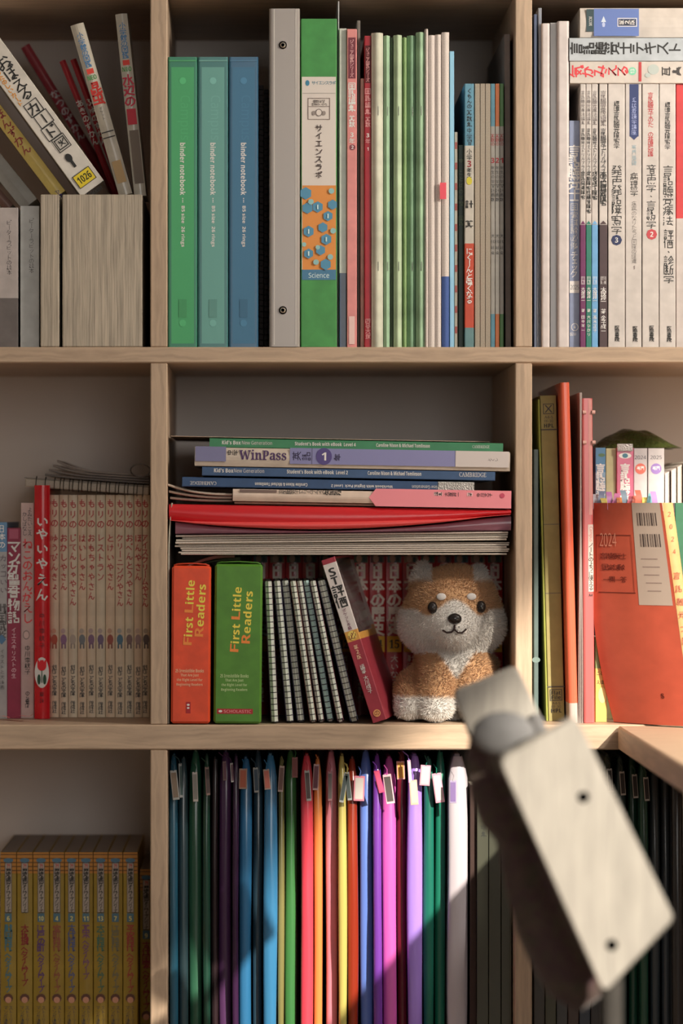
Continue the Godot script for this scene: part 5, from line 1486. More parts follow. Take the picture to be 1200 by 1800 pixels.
func plush_dog() -> void:
	var z := -0.05
	var s := unit(z)
	var c := Vector3((797.0 - 465.0) * s, row_y("mid") + 0.0014, z)
	var P := func(px: float, py: float, dz: float) -> Vector3:
		return Vector3((px - 797.0) * s, (1267.0 - py) * s, dz)
	var t := thing("plush_dog", "tan and white plush puppy sitting on the shelf beside the right divider", "plush toy", c)
	t.rotation.y = 0.0
	bones = [
		[P.call(802, 1072, -0.012), P.call(790, 1078, -0.008), 0.040, 0.040, 0.012],     # skull
		[P.call(742, 1104, -0.010), P.call(848, 1106, -0.010), 0.021, 0.021, 0.014],     # cheeks
		[P.call(793, 1105, 0.014), P.call(793, 1112, 0.022), 0.017, 0.013, 0.012],       # muzzle
		[P.call(746, 1022, -0.018), P.call(744, 1002, -0.022), 0.013, 0.006, 0.008],     # ears
		[P.call(838, 1028, -0.018), P.call(846, 1008, -0.022), 0.013, 0.006, 0.008],
		[P.call(797, 1160, -0.026), P.call(797, 1222, -0.034), 0.033, 0.040, 0.014],     # trunk
		[P.call(772, 1180, 0.000), P.call(764, 1238, 0.014), 0.019, 0.0165, 0.008],      # front legs
		[P.call(828, 1180, 0.000), P.call(838, 1238, 0.014), 0.019, 0.0165, 0.008],
		[P.call(764, 1244, 0.016), P.call(762, 1246, 0.026), 0.0125, 0.0125, 0.006],
		[P.call(836, 1244, 0.016), P.call(838, 1246, 0.026), 0.0125, 0.0125, 0.006],
		[P.call(735, 1218, -0.02), P.call(718, 1244, 0.012), 0.021, 0.0125, 0.010],      # hind legs
		[P.call(850, 1216, -0.02), P.call(866, 1244, 0.010), 0.019, 0.0125, 0.010],
		[P.call(862, 1200, -0.04), P.call(868, 1172, -0.046), 0.010, 0.007, 0.008],      # tail
	]
	var lo := Vector3(-0.07, -0.002, -0.085)
	var step := 0.0028
	var nx := 51; var ny := 60; var nz := 48
	var f := PackedFloat32Array()
	f.resize(nx * ny * nz)
	for k in nz:
		for j in ny:
			for i in nx:
				f[(k * ny + j) * nx + i] = sd(lo + Vector3(i, j, k) * step)
	var id := {}
	var verts := PackedVector3Array()
	var norms := PackedVector3Array()
	var cols := PackedColorArray()
	var idx := PackedInt32Array()
	for k in nz - 1:
		for j in ny - 1:
			for i in nx - 1:
				var acc := Vector3.ZERO
				var cnt := 0
				var first := f[(k * ny + j) * nx + i] < 0.0
				var mixed := false
				for q in range(1, 8):
					if (f[((k + (q >> 2)) * ny + j + ((q >> 1) & 1)) * nx + i + (q & 1)] < 0.0) != first:
						mixed = true
						break
				if not mixed:
					continue
				for ax in 3:
					for q in 4:
						var o0 := [0, 0, 0]
						o0[(ax + 1) % 3] = q & 1
						o0[(ax + 2) % 3] = q >> 1
						var o1 := o0.duplicate()
						o1[ax] = 1
						var a := f[((k + o0[2]) * ny + j + o0[1]) * nx + i + o0[0]]
						var b := f[((k + o1[2]) * ny + j + o1[1]) * nx + i + o1[0]]
						if (a < 0.0) != (b < 0.0):
							var u := a / (a - b)
							acc += Vector3(i + lerpf(o0[0], o1[0], u), j + lerpf(o0[1], o1[1], u), k + lerpf(o0[2], o1[2], u))
							cnt += 1
				id[(k * ny + j) * nx + i] = verts.size()
				verts.append(lo + acc / cnt * step)
	var e := 0.001
	for p in verts:
		var n := Vector3(sd(p + Vector3(e, 0, 0)) - sd(p - Vector3(e, 0, 0)), sd(p + Vector3(0, e, 0)) - sd(p - Vector3(0, e, 0)), sd(p + Vector3(0, 0, e)) - sd(p - Vector3(0, 0, e))).normalized()
		norms.append(n)
		cols.append(coat(p, s))
	for k in range(1, nz - 1):
		for j in range(1, ny - 1):
			for i in range(1, nx - 1):
				var at := (k * ny + j) * nx + i
				for ax in 3:
					var nb: int = at + [1, nx, nx * ny][ax]
					if (f[at] < 0.0) == (f[nb] < 0.0):
						continue
					var du: int = [nx, nx * ny, 1][ax]
					var dv: int = [nx * ny, 1, nx][ax]
					var q := [id.get(at - du - dv, -1), id.get(at - dv, -1), id.get(at, -1), id.get(at - du, -1)]
					if q.min() < 0:
						continue
					if f[at] < 0.0:
						q.reverse()
					idx.append_array(PackedInt32Array([q[0], q[1], q[2], q[0], q[2], q[3]]))
	var arr := []
	arr.resize(Mesh.ARRAY_MAX)
	arr[Mesh.ARRAY_VERTEX] = verts
	arr[Mesh.ARRAY_NORMAL] = norms
	arr[Mesh.ARRAY_COLOR] = cols
	arr[Mesh.ARRAY_INDEX] = idx
	var am := ArrayMesh.new()
	am.add_surface_from_arrays(Mesh.PRIMITIVE_TRIANGLES, arr)
	var body := MeshInstance3D.new()
	body.name = "body"
	body.mesh = am
	body.material_override = surf("cloth")
	t.add_child(body, true)
	# pile of the plush
	var blade := MB.new()
	for k in 3:
		var a := TAU * k / 3.0
		var b := TAU * (k + 1) / 3.0
		blade.tri(Vector3(cos(a), 0, sin(a)) * 0.00045, Vector3(0.0006, 0.0036, 0.0004), Vector3(cos(b), 0, sin(b)) * 0.00045, Color.WHITE)
	var mm := MultiMesh.new()
	mm.transform_format = MultiMesh.TRANSFORM_3D
	mm.use_colors = true
	mm.mesh = blade.mesh()
	var xf := []
	var cc := []
	var per := 4
	for i in verts.size():
		if norms[i].z < -0.45 or verts[i].z < -0.06:
			continue
		for q in per:
			var jit := Vector3(rng.randf() - 0.5, rng.randf() - 0.5, rng.randf() - 0.5)
			var p: Vector3 = verts[i] + jit * step * 1.2
			p -= norms[i] * (sd(p) + 0.0004)
			var d := (norms[i] + Vector3(rng.randf() - 0.5, rng.randf() - 0.65, rng.randf() - 0.5) * 1.1).normalized()
			var side := d.cross(Vector3(0.3, 0.5, 0.8)).normalized()
			var ln := 0.7 + rng.randf() * 0.7
			if verts[i].y < 0.004:
				ln *= 0.3
			# face round nose and eyes is clipped short
			var face: Vector3 = P.call(795, 1085, 0.03)
			if (verts[i] - face).length() < 0.028:
				ln *= 0.55
			var ba := Basis(side, d * ln, side.cross(d)).rotated(d, rng.randf() * TAU)
			xf.append(Transform3D(ba, p))
			var col := coat(p, s)
			var v := 0.82 + rng.randf() * 0.3
			cc.append(Color(minf(col.r * v, 0.9), minf(col.g * v, 0.9), minf(col.b * v, 0.9)))
	mm.instance_count = xf.size()
	for i in xf.size():
		mm.set_instance_transform(i, xf[i])
		mm.set_instance_color(i, cc[i])
	var fur := MultiMeshInstance3D.new()
	fur.name = "fur"
	fur.multimesh = mm
	fur.material_override = surf("cloth")
	fur.set_meta("kind", "stuff")
	t.add_child(fur, true)
	# face
	var out := func(p: Vector3, into: float) -> Vector3:
		var q := p
		for k in 24:
			var dd := sd(q)
			if absf(dd) < 0.0002:
				break
			q.z -= dd * 0.8
		return q + Vector3(0, 0, into)
	var bead := func(o: Vector3, rx: float, ry: float, rz: float, col: Color, called: String, mat: String, label := ""):
		var m := MB.new()
		var rows := []
		for j in 9:
			var v := PI * j / 8.0
			var ring := []
			for k in 14:
				var a := TAU * k / 14.0
				ring.append(o + Vector3(cos(a) * sin(v) * rx, cos(v) * ry, sin(a) * sin(v) * rz))
			rows.append(ring)
		m.grid(rows, col, true)
		var node := part(m, called, surf(mat), t)
		if label != "":
			node.set_meta("label", label)
	var black := Color(0.02, 0.016, 0.016)
	bead.call(out.call(P.call(757, 1069, 0.03), 0.0008), 0.0047, 0.0058, 0.0042, black, "eye", "glossy", "shiny black bead eye")
	bead.call(out.call(P.call(842, 1068, 0.03), 0.0008), 0.0047, 0.0058, 0.0042, black, "eye", "glossy", "shiny black bead eye")
	bead.call(out.call(P.call(795, 1088, 0.04), 0.0005), 0.0066, 0.0052, 0.0045, black, "nose", "glossy", "rounded black nose")
	bead.call(out.call(P.call(772, 1050, 0.03), 0.0022), 0.0046, 0.0034, 0.0014, Color(0.72, 0.69, 0.68), "brow_patch", "matte", "white felt brow spot")
	bead.call(out.call(P.call(825, 1050, 0.03), 0.0022), 0.0046, 0.0034, 0.0014, Color(0.72, 0.69, 0.68), "brow_patch", "matte", "white felt brow spot")
	var mo := MB.new()
	for line in [[[795, 1098], [794, 1106]], [[794, 1106], [789, 1111], [781, 1112], [774, 1108]], [[794, 1106], [800, 1112], [808, 1112], [815, 1106]]]:
		var pts := []
		for q in line:
			pts.append(out.call(P.call(q[0], q[1], 0.04), 0.0018))
		mo.tube(pts, 0.0009, Color(0.03, 0.015, 0.015), 5)
	part(mo, "mouth", surf("matte"), t)

# colour of the coat at a point of the body
func coat(p: Vector3, s: float) -> Color:
	var px := 797.0 + p.x / s
	var py := 1267.0 - p.y / s
	var tan_c := Color(0.58, 0.34, 0.18)
	var white := Color(0.76, 0.73, 0.7)
	var w := 0.0
	if py < 1150.0:
		# mask: white cheeks and muzzle rising between the eyes
		var dx := absf(px - 795.0)
		var line := 1068.0 - 14.0 * exp(-pow(dx / 22.0, 2.0)) + 14.0 * exp(-pow((dx - 45.0) / 16.0, 2.0)) + 4.0 * clampf((dx - 60.0) / 20.0, 0.0, 1.0)
		w = smoothstep(line - 2.0, line + 4.0, py)
		if py < 1030.0 and dx > 35.0:
			w = maxf(w, smoothstep(1030.0, 1018.0, py) * (0.9 if p.z > -0.024 else 0.2))
		if p.z < -0.03:
			w *= 0.25
	else:
		# bib
		var half := 34.0 * clampf((1196.0 - py) / 50.0, 0.0, 1.0)
		if p.z > -0.02:
			w = smoothstep(half + 4.0, half - 4.0, absf(px - 800.0)) if half > 1.0 else 0.0
		w = maxf(w, smoothstep(1222.0, 1230.0, py) if p.z > -0.012 else 0.0)
	return tan_c.lerp(white, w)
func low_left() -> void:
	var xs := [1.0, 30.0, 58.5, 87.5, 114.0, 139.0, 164.5, 190.5, 216.5, 243.0]
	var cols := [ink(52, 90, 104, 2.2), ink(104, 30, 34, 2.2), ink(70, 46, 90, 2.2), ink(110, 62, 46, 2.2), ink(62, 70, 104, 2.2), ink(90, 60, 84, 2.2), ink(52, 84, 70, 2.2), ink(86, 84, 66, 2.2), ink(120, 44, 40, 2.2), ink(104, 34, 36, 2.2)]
	var nums := ["6", "8", "10", "4", "2", "11", "13", "7", "5", "9"]
	var titles := ["戦国時代", "大坂城", "江戸の町", "室町時代", "古代時代", "幕末", "大正時代", "江戸時代", "平安時代", "古代国家"]
	for i in 10:
		var z := -0.1
		var top := 1498.0
		if i == 9:
			z = -0.13
			top = 1528.0
		var x0: float = xs[i]
		var x1: float = xs[i + 1] - 1.2 if i < 9 else 268.0
		if i == 9:
			x0 = 246.0
		var w := x1 - x0
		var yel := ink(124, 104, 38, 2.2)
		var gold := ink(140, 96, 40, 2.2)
		var items := [{r = [top, top + 37.0, -w / 2, w / 2], c = gold}]
		for k in 5:
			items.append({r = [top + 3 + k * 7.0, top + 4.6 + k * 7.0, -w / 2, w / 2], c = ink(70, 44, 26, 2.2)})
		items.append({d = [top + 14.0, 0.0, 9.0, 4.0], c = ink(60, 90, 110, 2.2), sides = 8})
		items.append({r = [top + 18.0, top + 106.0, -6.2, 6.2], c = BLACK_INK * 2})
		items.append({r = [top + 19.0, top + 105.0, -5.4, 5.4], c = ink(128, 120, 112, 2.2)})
		items.append({n = "?!", a = top + 24.0, len = 6.0, s = 7.0, c = ink(140, 30, 40, 2.2)})
		items.append({j = "歴史漫画", a = top + 29.0, s = 8.0, p = 5.6, w = 0.14})
		items.append({j = "タイムワープ", a = top + 53.0, s = 7.0, p = 5.2, w = 0.14})
		items.append({j = "シリーズ", a = top + 86.0, s = 6.5, p = 4.8, w = 0.12})
		if i != 1:
			items.append({r = [top + 107.0, top + 122.0, -6.0, 6.0], c = ink(60, 86, 100, 2.2)})
			items.append({n = nums[i], a = top + 116.0, len = 5.0 if nums[i].length() == 1 else 9.0, s = 8.0, c = ink(170, 160, 100, 2.2)})
		var tl: int = titles[i].length()
		items.append({j = titles[i], a = top + 127.0, s = 12.0, p = 11.4, c = cols[i], w = 0.15})
		items.append({j = "へタイムワープ", a = top + 129.0 + tl * 11.4, s = 11.0, p = 10.0, c = cols[i], w = 0.14})
		items.append({d = [top + 256.0, 0.0, 8.5, 8.0], c = ink(70, 44, 36, 2.2), sides = 9})
		items.append({d = [top + 259.0, 0.0, 5.5, 5.5], c = ink(150, 110, 90, 2.2)})
		items.append({j = "マンガ漫画", a = top + 270.0, s = 6.0, p = 7.0, x = -4.5, c = BLACK_INK * 3})
		items.append({j = "ストーリー", a = top + 270.0, s = 6.0, p = 7.0, x = 4.5, c = BLACK_INK * 3})
		var col := yel
		book("history_comic", "yellow time-travel history comic with %s" % ["teal-blue title", "dark red title and no numeral panel", "purple title and its numeral ten", "brown-orange title", "slate blue title", "short mauve title", "dark green title", "grey-olive title", "red title", "red title set lower, half behind the divider"][i], "book", x0, x1, top, "low", col, {z = z, dep = 0.165 if i < 9 else 0.15, mat = "cover", bulge = 0.0012, text = items, paper = Color(0.5, 0.46, 0.42), group = "yellow time-travel history comics"})

# plastic zip pouch standing on edge: rows of a rounded front edge that swells and wanders with height
func pouch(i: int, x0: float, x1: float, c: Color, label: String, tagged: Array, lean := 0.0) -> void:
	var z: float = -0.032 - 0.008 * float(i % 3)
	var s := unit(z)
	var w := (x1 - x0) * s
	var y0 := row_y("low")
	var top := spot(0, 1330.0 + 7.0 * sin(i * 2.1), z).y
	var t := thing("zip_pouch", label, "folder", Vector3(((x0 + x1) / 2 - 465.0) * s, y0, z), 0.0, "coloured zip pouches")
	var h := top - y0
	var rows := []
	for j in 33:
		var u := j / 32.0
		var y := h * u
		var swell := 0.82 + 0.12 * sin(PI * u * 0.9)
		if u > 0.93:
			swell *= 1.0 - 0.55 * pow((u - 0.93) / 0.07, 1.5)
		var ww := w * 0.5 * swell * (1.0 + 0.04 * sin(u * 9.0 + i))
		var off := 0.0004 * sin(u * 5.0 + i * 0.4)
		var zf := 0.003 * sin(u * 4.0 + i * 0.7) - 0.012 * pow(u, 6.0)
		var row := []
		row.append(Vector3(off - ww, y, -0.2))
		for k in 9:
			var a := PI - PI * k / 8.0
			row.append(Vector3(off + cos(a) * ww, y, zf + sin(a) * minf(0.004, ww * 0.8) - 0.004 + 0.0006 * sin(k * 3.0 + u * 17.0 + i)))
		row.append(Vector3(off + ww, y, -0.2))
		rows.append(row)
	var m := MB.new()
	m.grid(rows, c)
	part(m, "bag", surf("pouch"), t)
	# zip rail along the top
	m = MB.new()
	m.box(Vector3(-w * 0.13, h - 0.004, -0.2), Vector3(w * 0.13, h + 0.002, -0.018), c * 0.7, 0.0008)
	part(m, "zip", surf("plastic"), t)
	for g in tagged:
		# [photo x, photo y of the middle, width, height, turn in degrees, frame colour, card colour]
		var o := spot(g[0], g[1], z + 0.012) - t.position
		var hold := Basis(Vector3.BACK, deg_to_rad(g[4])) * Basis(Vector3.UP, deg_to_rad(g[7] if g.size() > 7 else 0.0))
		var hw: float = g[2] * s / 2
		var hh: float = g[3] * s / 2
		m = MB.new()
		m.box(Vector3(-hw, -hh, -0.0007), Vector3(hw, hh, 0.0), g[5], 0.0003)
		var fo := part(m, "tag", surf("plastic"), t)
		fo.position = o
		fo.basis = hold
		m = MB.new()
		m.box(Vector3(-hw * 0.74, -hh * 0.84, 0.0), Vector3(hw * 0.74, hh * 0.84, 0.0003), g[6])
		var co := part(m, "card", surf("print"), fo)
		m = MB.new()
		m.tube([Vector3(0, hh * 0.95, 0), Vector3(0.001, hh + 0.004, -0.003), Vector3(-0.001, hh + 0.008, -0.008)], 0.0006, c * 0.8, 5)
		part(m, "cord", surf("plastic"), fo)

func low_middle() -> void:
	var wht := Color(0.7, 0.66, 0.64)
	var pk := Color(0.62, 0.3, 0.36)
	var gr := Color(0.4, 0.42, 0.42)
	var list := [
		[297, 313, ink(34, 82, 106, 1.35), "teal-blue zip pouch squeezed against the lower left divider", [[307, 1380, 12, 52, 6, gr, ink(110, 96, 84, 1.35)]]],
		[313, 331, ink(44, 64, 70, 1.35), "dark slate zip pouch beside the teal-blue one", [[318, 1372, 8, 60, 2, gr, ink(70, 90, 90, 1.35), 50.0]]],
		[331, 356, ink(46, 92, 70, 1.35), "sea-green zip pouch with plain white tag", [[343, 1383, 9, 52, 2, wht, ink(140, 140, 134, 1.35)]]],
		[356, 370, ink(26, 60, 50, 1.35), "deep green narrow zip pouch", [[365, 1373, 8, 50, 3, ink(120, 100, 96, 1.35), ink(60, 50, 50, 1.35), 30.0]]],
		[371, 384, ink(36, 26, 30, 1.35), "near-black zip pouch between deep green and purple ones", []],
		[384, 408, ink(76, 46, 84, 1.35), "plum purple zip pouch with thin pale tag", [[395, 1355, 7, 34, 2, ink(130, 110, 110, 1.35), ink(110, 80, 90, 1.35), 35.0]]],
		[408, 420, ink(48, 28, 56, 1.35), "dark violet narrow zip pouch", [[408, 1358, 6, 34, 3, gr, ink(90, 70, 80, 1.35), 40.0]]],
		[420, 443, ink(40, 96, 138, 1.35), "clear blue zip pouch with orange-edged tag", [[427, 1369, 14, 36, -1, ink(140, 118, 104, 1.35), ink(150, 80, 60, 1.35)]]],
		[444, 462, ink(42, 62, 76, 1.35), "slate blue zip pouch between two blue ones", [[450, 1371, 9, 44, 3, gr, ink(60, 76, 90, 1.35), 20.0]]],
		[462, 488, ink(48, 108, 150, 1.35), "bright blue zip pouch with red-marked tag", [[469, 1370, 11, 36, 5, ink(150, 130, 120, 1.35), ink(160, 90, 80, 1.35)]]],
		[488, 500, ink(110, 106, 66, 1.35), "olive zip pouch beside the bright blue one", [[494, 1369, 9, 46, -4, ink(150, 130, 126, 1.35), ink(96, 70, 66, 1.35)]]],
		[500, 522, ink(56, 110, 62, 1.35), "leaf green zip pouch beside the olive one", [[518, 1349, 10, 36, 0, ink(120, 70, 66, 1.35), ink(110, 60, 60, 1.35)]]],
		[528, 551, ink(196, 62, 78, 1.35), "crimson zip pouch with slim grey tag", [[541, 1381, 9, 54, 4, gr, ink(70, 60, 60, 1.35)]]],
		[551, 567, ink(196, 120, 66, 1.35), "amber zip pouch beside the crimson one", [[555, 1366, 10, 46, -3, ink(170, 140, 140, 1.35), ink(100, 60, 70, 1.35)]]],
		[572, 594, ink(196, 124, 140, 1.35), "rose pink zip pouch with grey tag", [[580, 1382, 8, 52, 0, ink(150, 110, 116, 1.35), ink(96, 90, 90, 1.35)]]],
		[594, 610, ink(170, 160, 90, 1.35), "yellow-olive zip pouch beside the rose pink one", [[604, 1385, 8, 52, -10, gr, ink(60, 70, 70, 1.35)], [612, 1382, 8, 50, 6, gr, ink(60, 70, 70, 1.35)]]],
		[610, 630, ink(130, 44, 26, 1.35), "rust red zip pouch beside the yellow-olive one", []],
		[632, 656, ink(90, 120, 196, 1.35), "cornflower blue zip pouch with white pink-rimmed tag", [[631, 1386, 19, 44, -2, ink(226, 130, 150, 1.35), wht]]],
		[656, 672, ink(104, 54, 150, 1.35), "violet zip pouch with slanting pink tag", [[666, 1374, 10, 40, 14, ink(190, 70, 110, 1.35), ink(190, 70, 110, 1.35)]]],
		[672, 698, ink(186, 84, 160, 1.35), "magenta zip pouch with black lettered tag", [[683, 1387, 15, 52, 8, ink(220, 170, 180, 1.35), ink(70, 64, 64, 1.35)]]],
		[698, 716, ink(96, 22, 34, 1.35), "wine red zip pouch with orange tag", [[704, 1354, 14, 32, 2, ink(226, 150, 150, 1.35), ink(206, 150, 70, 1.35)]]],
		[716, 744, ink(150, 120, 206, 1.35), "lavender zip pouch with peach-edged tag", [[727, 1393, 14, 44, 4, ink(226, 170, 150, 1.35), ink(200, 170, 160, 1.35)], [720, 1356, 7, 40, 4, ink(190, 150, 180, 1.35), wht, 30.0]]],
		[744, 764, ink(24, 96, 82, 1.35), "emerald zip pouch with large white tag", [[747, 1363, 18, 36, -4, ink(226, 150, 170, 1.35), wht]]],
		[764, 784, ink(30, 110, 90, 1.35), "jade green zip pouch with leaning white tag", [[770, 1385, 16, 52, 8, ink(226, 150, 170, 1.35), wht]]],
		[786, 824, ink(176, 170, 180, 1.35), "silvery clear zip pouch with violet tag", [[796, 1392, 12, 40, 0, ink(150, 140, 170, 1.35), ink(110, 90, 140, 1.35)]]],
	]
	for i in list.size():
		var e = list[i]
		pouch(i, e[0], e[1], e[2], e[3], e[4], 0.0012 * sin(i * 1.7))
	book("file_folder", "dark brown file beside the silvery zip pouch", "folder", 826.0, 837.0, 1380.0, "low", ink(60, 44, 40, 1.35), {z = -0.03, dep = 0.22, mat = "matte"})
	for e in [[838.0, 858.0, 1398.0, "dark grey-green file beside the dark brown one"], [859.0, 880.0, 1400.0, "grey-green file in the middle of the dark files"], [881.0, 899.0, 1396.0, "grey-green file against the lower right divider"]]:
		book("file_folder", e[3], "folder", e[0], e[1], e[2], "low", ink(66, 68, 58, 1.35), {z = -0.025, dep = 0.22, mat = "plastic", group = "dark lower files", text = [{j = "漢字集", a = e[2] + 40, s = 9.0, p = 12.0, c = ink(40, 44, 40), x = 2}]})

func low_right() -> void:
	for i in 6:
		var x := 938.0 + i * 20.0
		book("file_folder", ["charcoal file against the lower right divider's far side", "dark olive file behind the blurred chair boards", "dark grey file behind the blurred chair boards", "dark brown file behind the blurred chair boards", "dark bluish file behind the blurred chair boards", "black file next to the dark grey zip pouch"][i], "folder", x, x + 19.0, 1392.0 + 4.0 * (i % 3), "low", [ink(58, 54, 50, 1.35), ink(62, 62, 46, 1.35), ink(56, 56, 56, 1.35), ink(58, 44, 38, 1.35), ink(44, 50, 60, 1.35), ink(36, 34, 34, 1.35)][i], {z = -0.03, dep = 0.22, mat = "plastic", group = "dark lower files"})
	var cols := [ink(50, 56, 50, 1.35), ink(44, 60, 60, 1.35), ink(26, 64, 48, 1.35), ink(30, 70, 56, 1.35), ink(52, 60, 66, 1.35), ink(60, 66, 70, 1.35), ink(44, 40, 40, 1.35)]
	var xs := [1060.0, 1082.0, 1104.0, 1124.0, 1142.0, 1162.0, 1180.0, 1204.0]
	for i in 7:
		var tags := []
		if i < 4:
			tags = [[xs[i] + 12, 1372.0 + i * 5, 9, 42, 4, Color(0.5, 0.47, 0.45), ink(50, 44, 44, 1.35)]]
		pouch(30 + i, xs[i], xs[i + 1] - 1, cols[i], ["dark grey zip pouch under the desk corner", "dark teal zip pouch under the desk corner", "deep green zip pouch, first of two under the desk", "deep green zip pouch, second of two under the desk", "slate zip pouch under the desk", "grey clear zip pouch under the desk", "black zip pouch under the desk"][i], tags)

# the chair in front, far out of focus: two pale boards bolted to a post, a printed cloth bag hung behind them
func chair() -> void:
	var z := 0.6
	var pale := Color(0.78, 0.74, 0.68)
	var t := thing("wooden_chair", "blurred off-white wooden chair back with two bolted boards", "chair", spot(985, 1480, z) * Vector3(1, 0, 1))
	var o := t.position
	var board := func(quad: Array, zz: float, thick: float) -> MB:
		var m := MB.new()
		var p := []
		for q in quad:
			p.append(spot(q[0], q[1], zz) - o)
		# rounded outline: corners cut by short arcs
		var ring := []
		for i in 4:
			var a: Vector3 = p[(i + 3) % 4]
			var b: Vector3 = p[i]
			var c: Vector3 = p[(i + 1) % 4]
			var d0 := (a - b).normalized() * 0.006
			var d1 := (c - b).normalized() * 0.006
			for k in 5:
				var u := k / 4.0
				ring.append(b + d0 * pow(1 - u, 2) + d1 * pow(u, 2))
		var r0 := []; var r1 := []; var r2 := []; var r3 := []
		var mid := Vector3.ZERO
		for q in ring:
			mid += q / ring.size()
		for q in ring:
			var inn: Vector3 = q + (mid - q).normalized() * 0.0018
			r0.append(inn); r1.append(q - Vector3(0, 0, 0.0018)); r2.append(q - Vector3(0, 0, thick)); r3.append(inn - Vector3(0, 0, thick))
		m.grid([r3, r2, r1, r0], pale, true)
		for k in range(1, ring.size() - 1):
			m.tri(r0[0], r0[k], r0[k + 1], pale, Vector3.BACK)
			m.tri(r3[0], r3[k + 1], r3[k], pale, Vector3.FORWARD)
		return m
	var b1 := part(board.call([[876, 1334], [1012, 1258], [1186, 1616], [1062, 1748]], z, 0.016), "lower_board", mats.whitewash, t)
	var b2 := part(board.call([[796, 1216], [908, 1170], [962, 1286], [838, 1330]], 0.43, 0.014), "upper_board", mats.whitewash, t)
	for e in [[1025, 1401], [1075, 1661]]:
		var h := MB.new()
		var p := spot(e[0], e[1], z) - o
		h.rod(p + Vector3(0, 0, -0.004), p + Vector3(0, 0, 0.0006), 0.0042, 0.0042, Color(0.05, 0.035, 0.03), 14)
		part(h, "bolt", surf("matte"), b1)
	# knob and post between the boards
	var kn := MB.new()
	var c0 := spot(884, 1290, 0.548) - o
	var rows := []
	for j in 9:
		var v := PI * j / 8.0
		var ring := []
		for k in 16:
			var a := TAU * k / 16.0
			ring.append(c0 + Vector3(cos(a) * sin(v) * 0.024, cos(v) * 0.017, sin(a) * sin(v) * 0.014))
		rows.append(ring)
	kn.grid(rows, Color(0.2, 0.2, 0.21), true)
	part(kn, "knob", surf("matte"), t)
	var sp := MB.new()
	sp.rod(spot(940, 1270, 0.431) - o, spot(960, 1330, z - 0.017) - o, 0.007, 0.007, Color(0.2, 0.2, 0.21), 12)
	part(sp, "spindle", surf("matte"), t)
	var ps := MB.new()
	var foot := spot(1075, 0, z - 0.03) * Vector3(1, 0, 1) - o
	ps.tube([spot(925, 1300, z - 0.034) - o, spot(985, 1450, z - 0.034) - o, spot(1050, 1620, z - 0.034) - o, spot(1075, 1720, z - 0.034) - o, foot + Vector3(0, 0.25, 0), foot], 0.008, Color(0.05, 0.045, 0.04), 14)
	part(ps, "post", surf("matte"), t)
	for sx in [-0.16, 0.2]:
		for sz in [-0.16, 0.16]:
			var lg := MB.new()
			lg.tube([foot + Vector3(0, 0.06, 0), foot + Vector3(sx * 0.7, 0.035, sz * 0.7), foot + Vector3(sx, 0.011, sz)], 0.011, Color(0.12, 0.11, 0.1), 8)
			part(lg, "foot", surf("matte"), t)
	# cloth bag
	var bg := MB.new()
	var base := spot(905, 1490, z - 0.08)
	rows = []
	var outline := [[1290, 862, 34], [1340, 872, 52], [1400, 890, 64], [1450, 912, 66], [1475, 930, 60], [1500, 950, 70], [1560, 970, 82], [1640, 990, 84], [1700, 1004, 66], [1750, 1012, 45], [1775, 1015, 8]]
	for q in outline:
		var c := spot(q[1], q[0], z - 0.09)
		var ww: float = q[2] * unit(z - 0.09)
		var ring := []
		for k in 20:
			var a := TAU * k / 20.0
			var f := 1.0 + 0.06 * sin(a * 6.0 + q[0] * 0.03)
			ring.append(c + Vector3(cos(a) * ww * f, 0, sin(a) * minf(ww * 0.6, 0.018) * f))
		rows.append(ring)
	bg.grid(rows, Color(0.24, 0.2, 0.19), true)
	var bag := thing("cloth_bag", "dark floral cloth bag hanging behind the blurred chair boards", "bag", Vector3.ZERO)
	part(bg, "sack", mats.floral, bag)
	var st := MB.new()
	st.tube([spot(852, 1304, z - 0.09), spot(858, 1284, z - 0.09), spot(872, 1274, z - 0.09), spot(886, 1284, z - 0.09), spot(890, 1304, z - 0.09)], 0.004, Color(0.3, 0.28, 0.28), 8)
	part(st, "strap", surf("cloth"), bag)
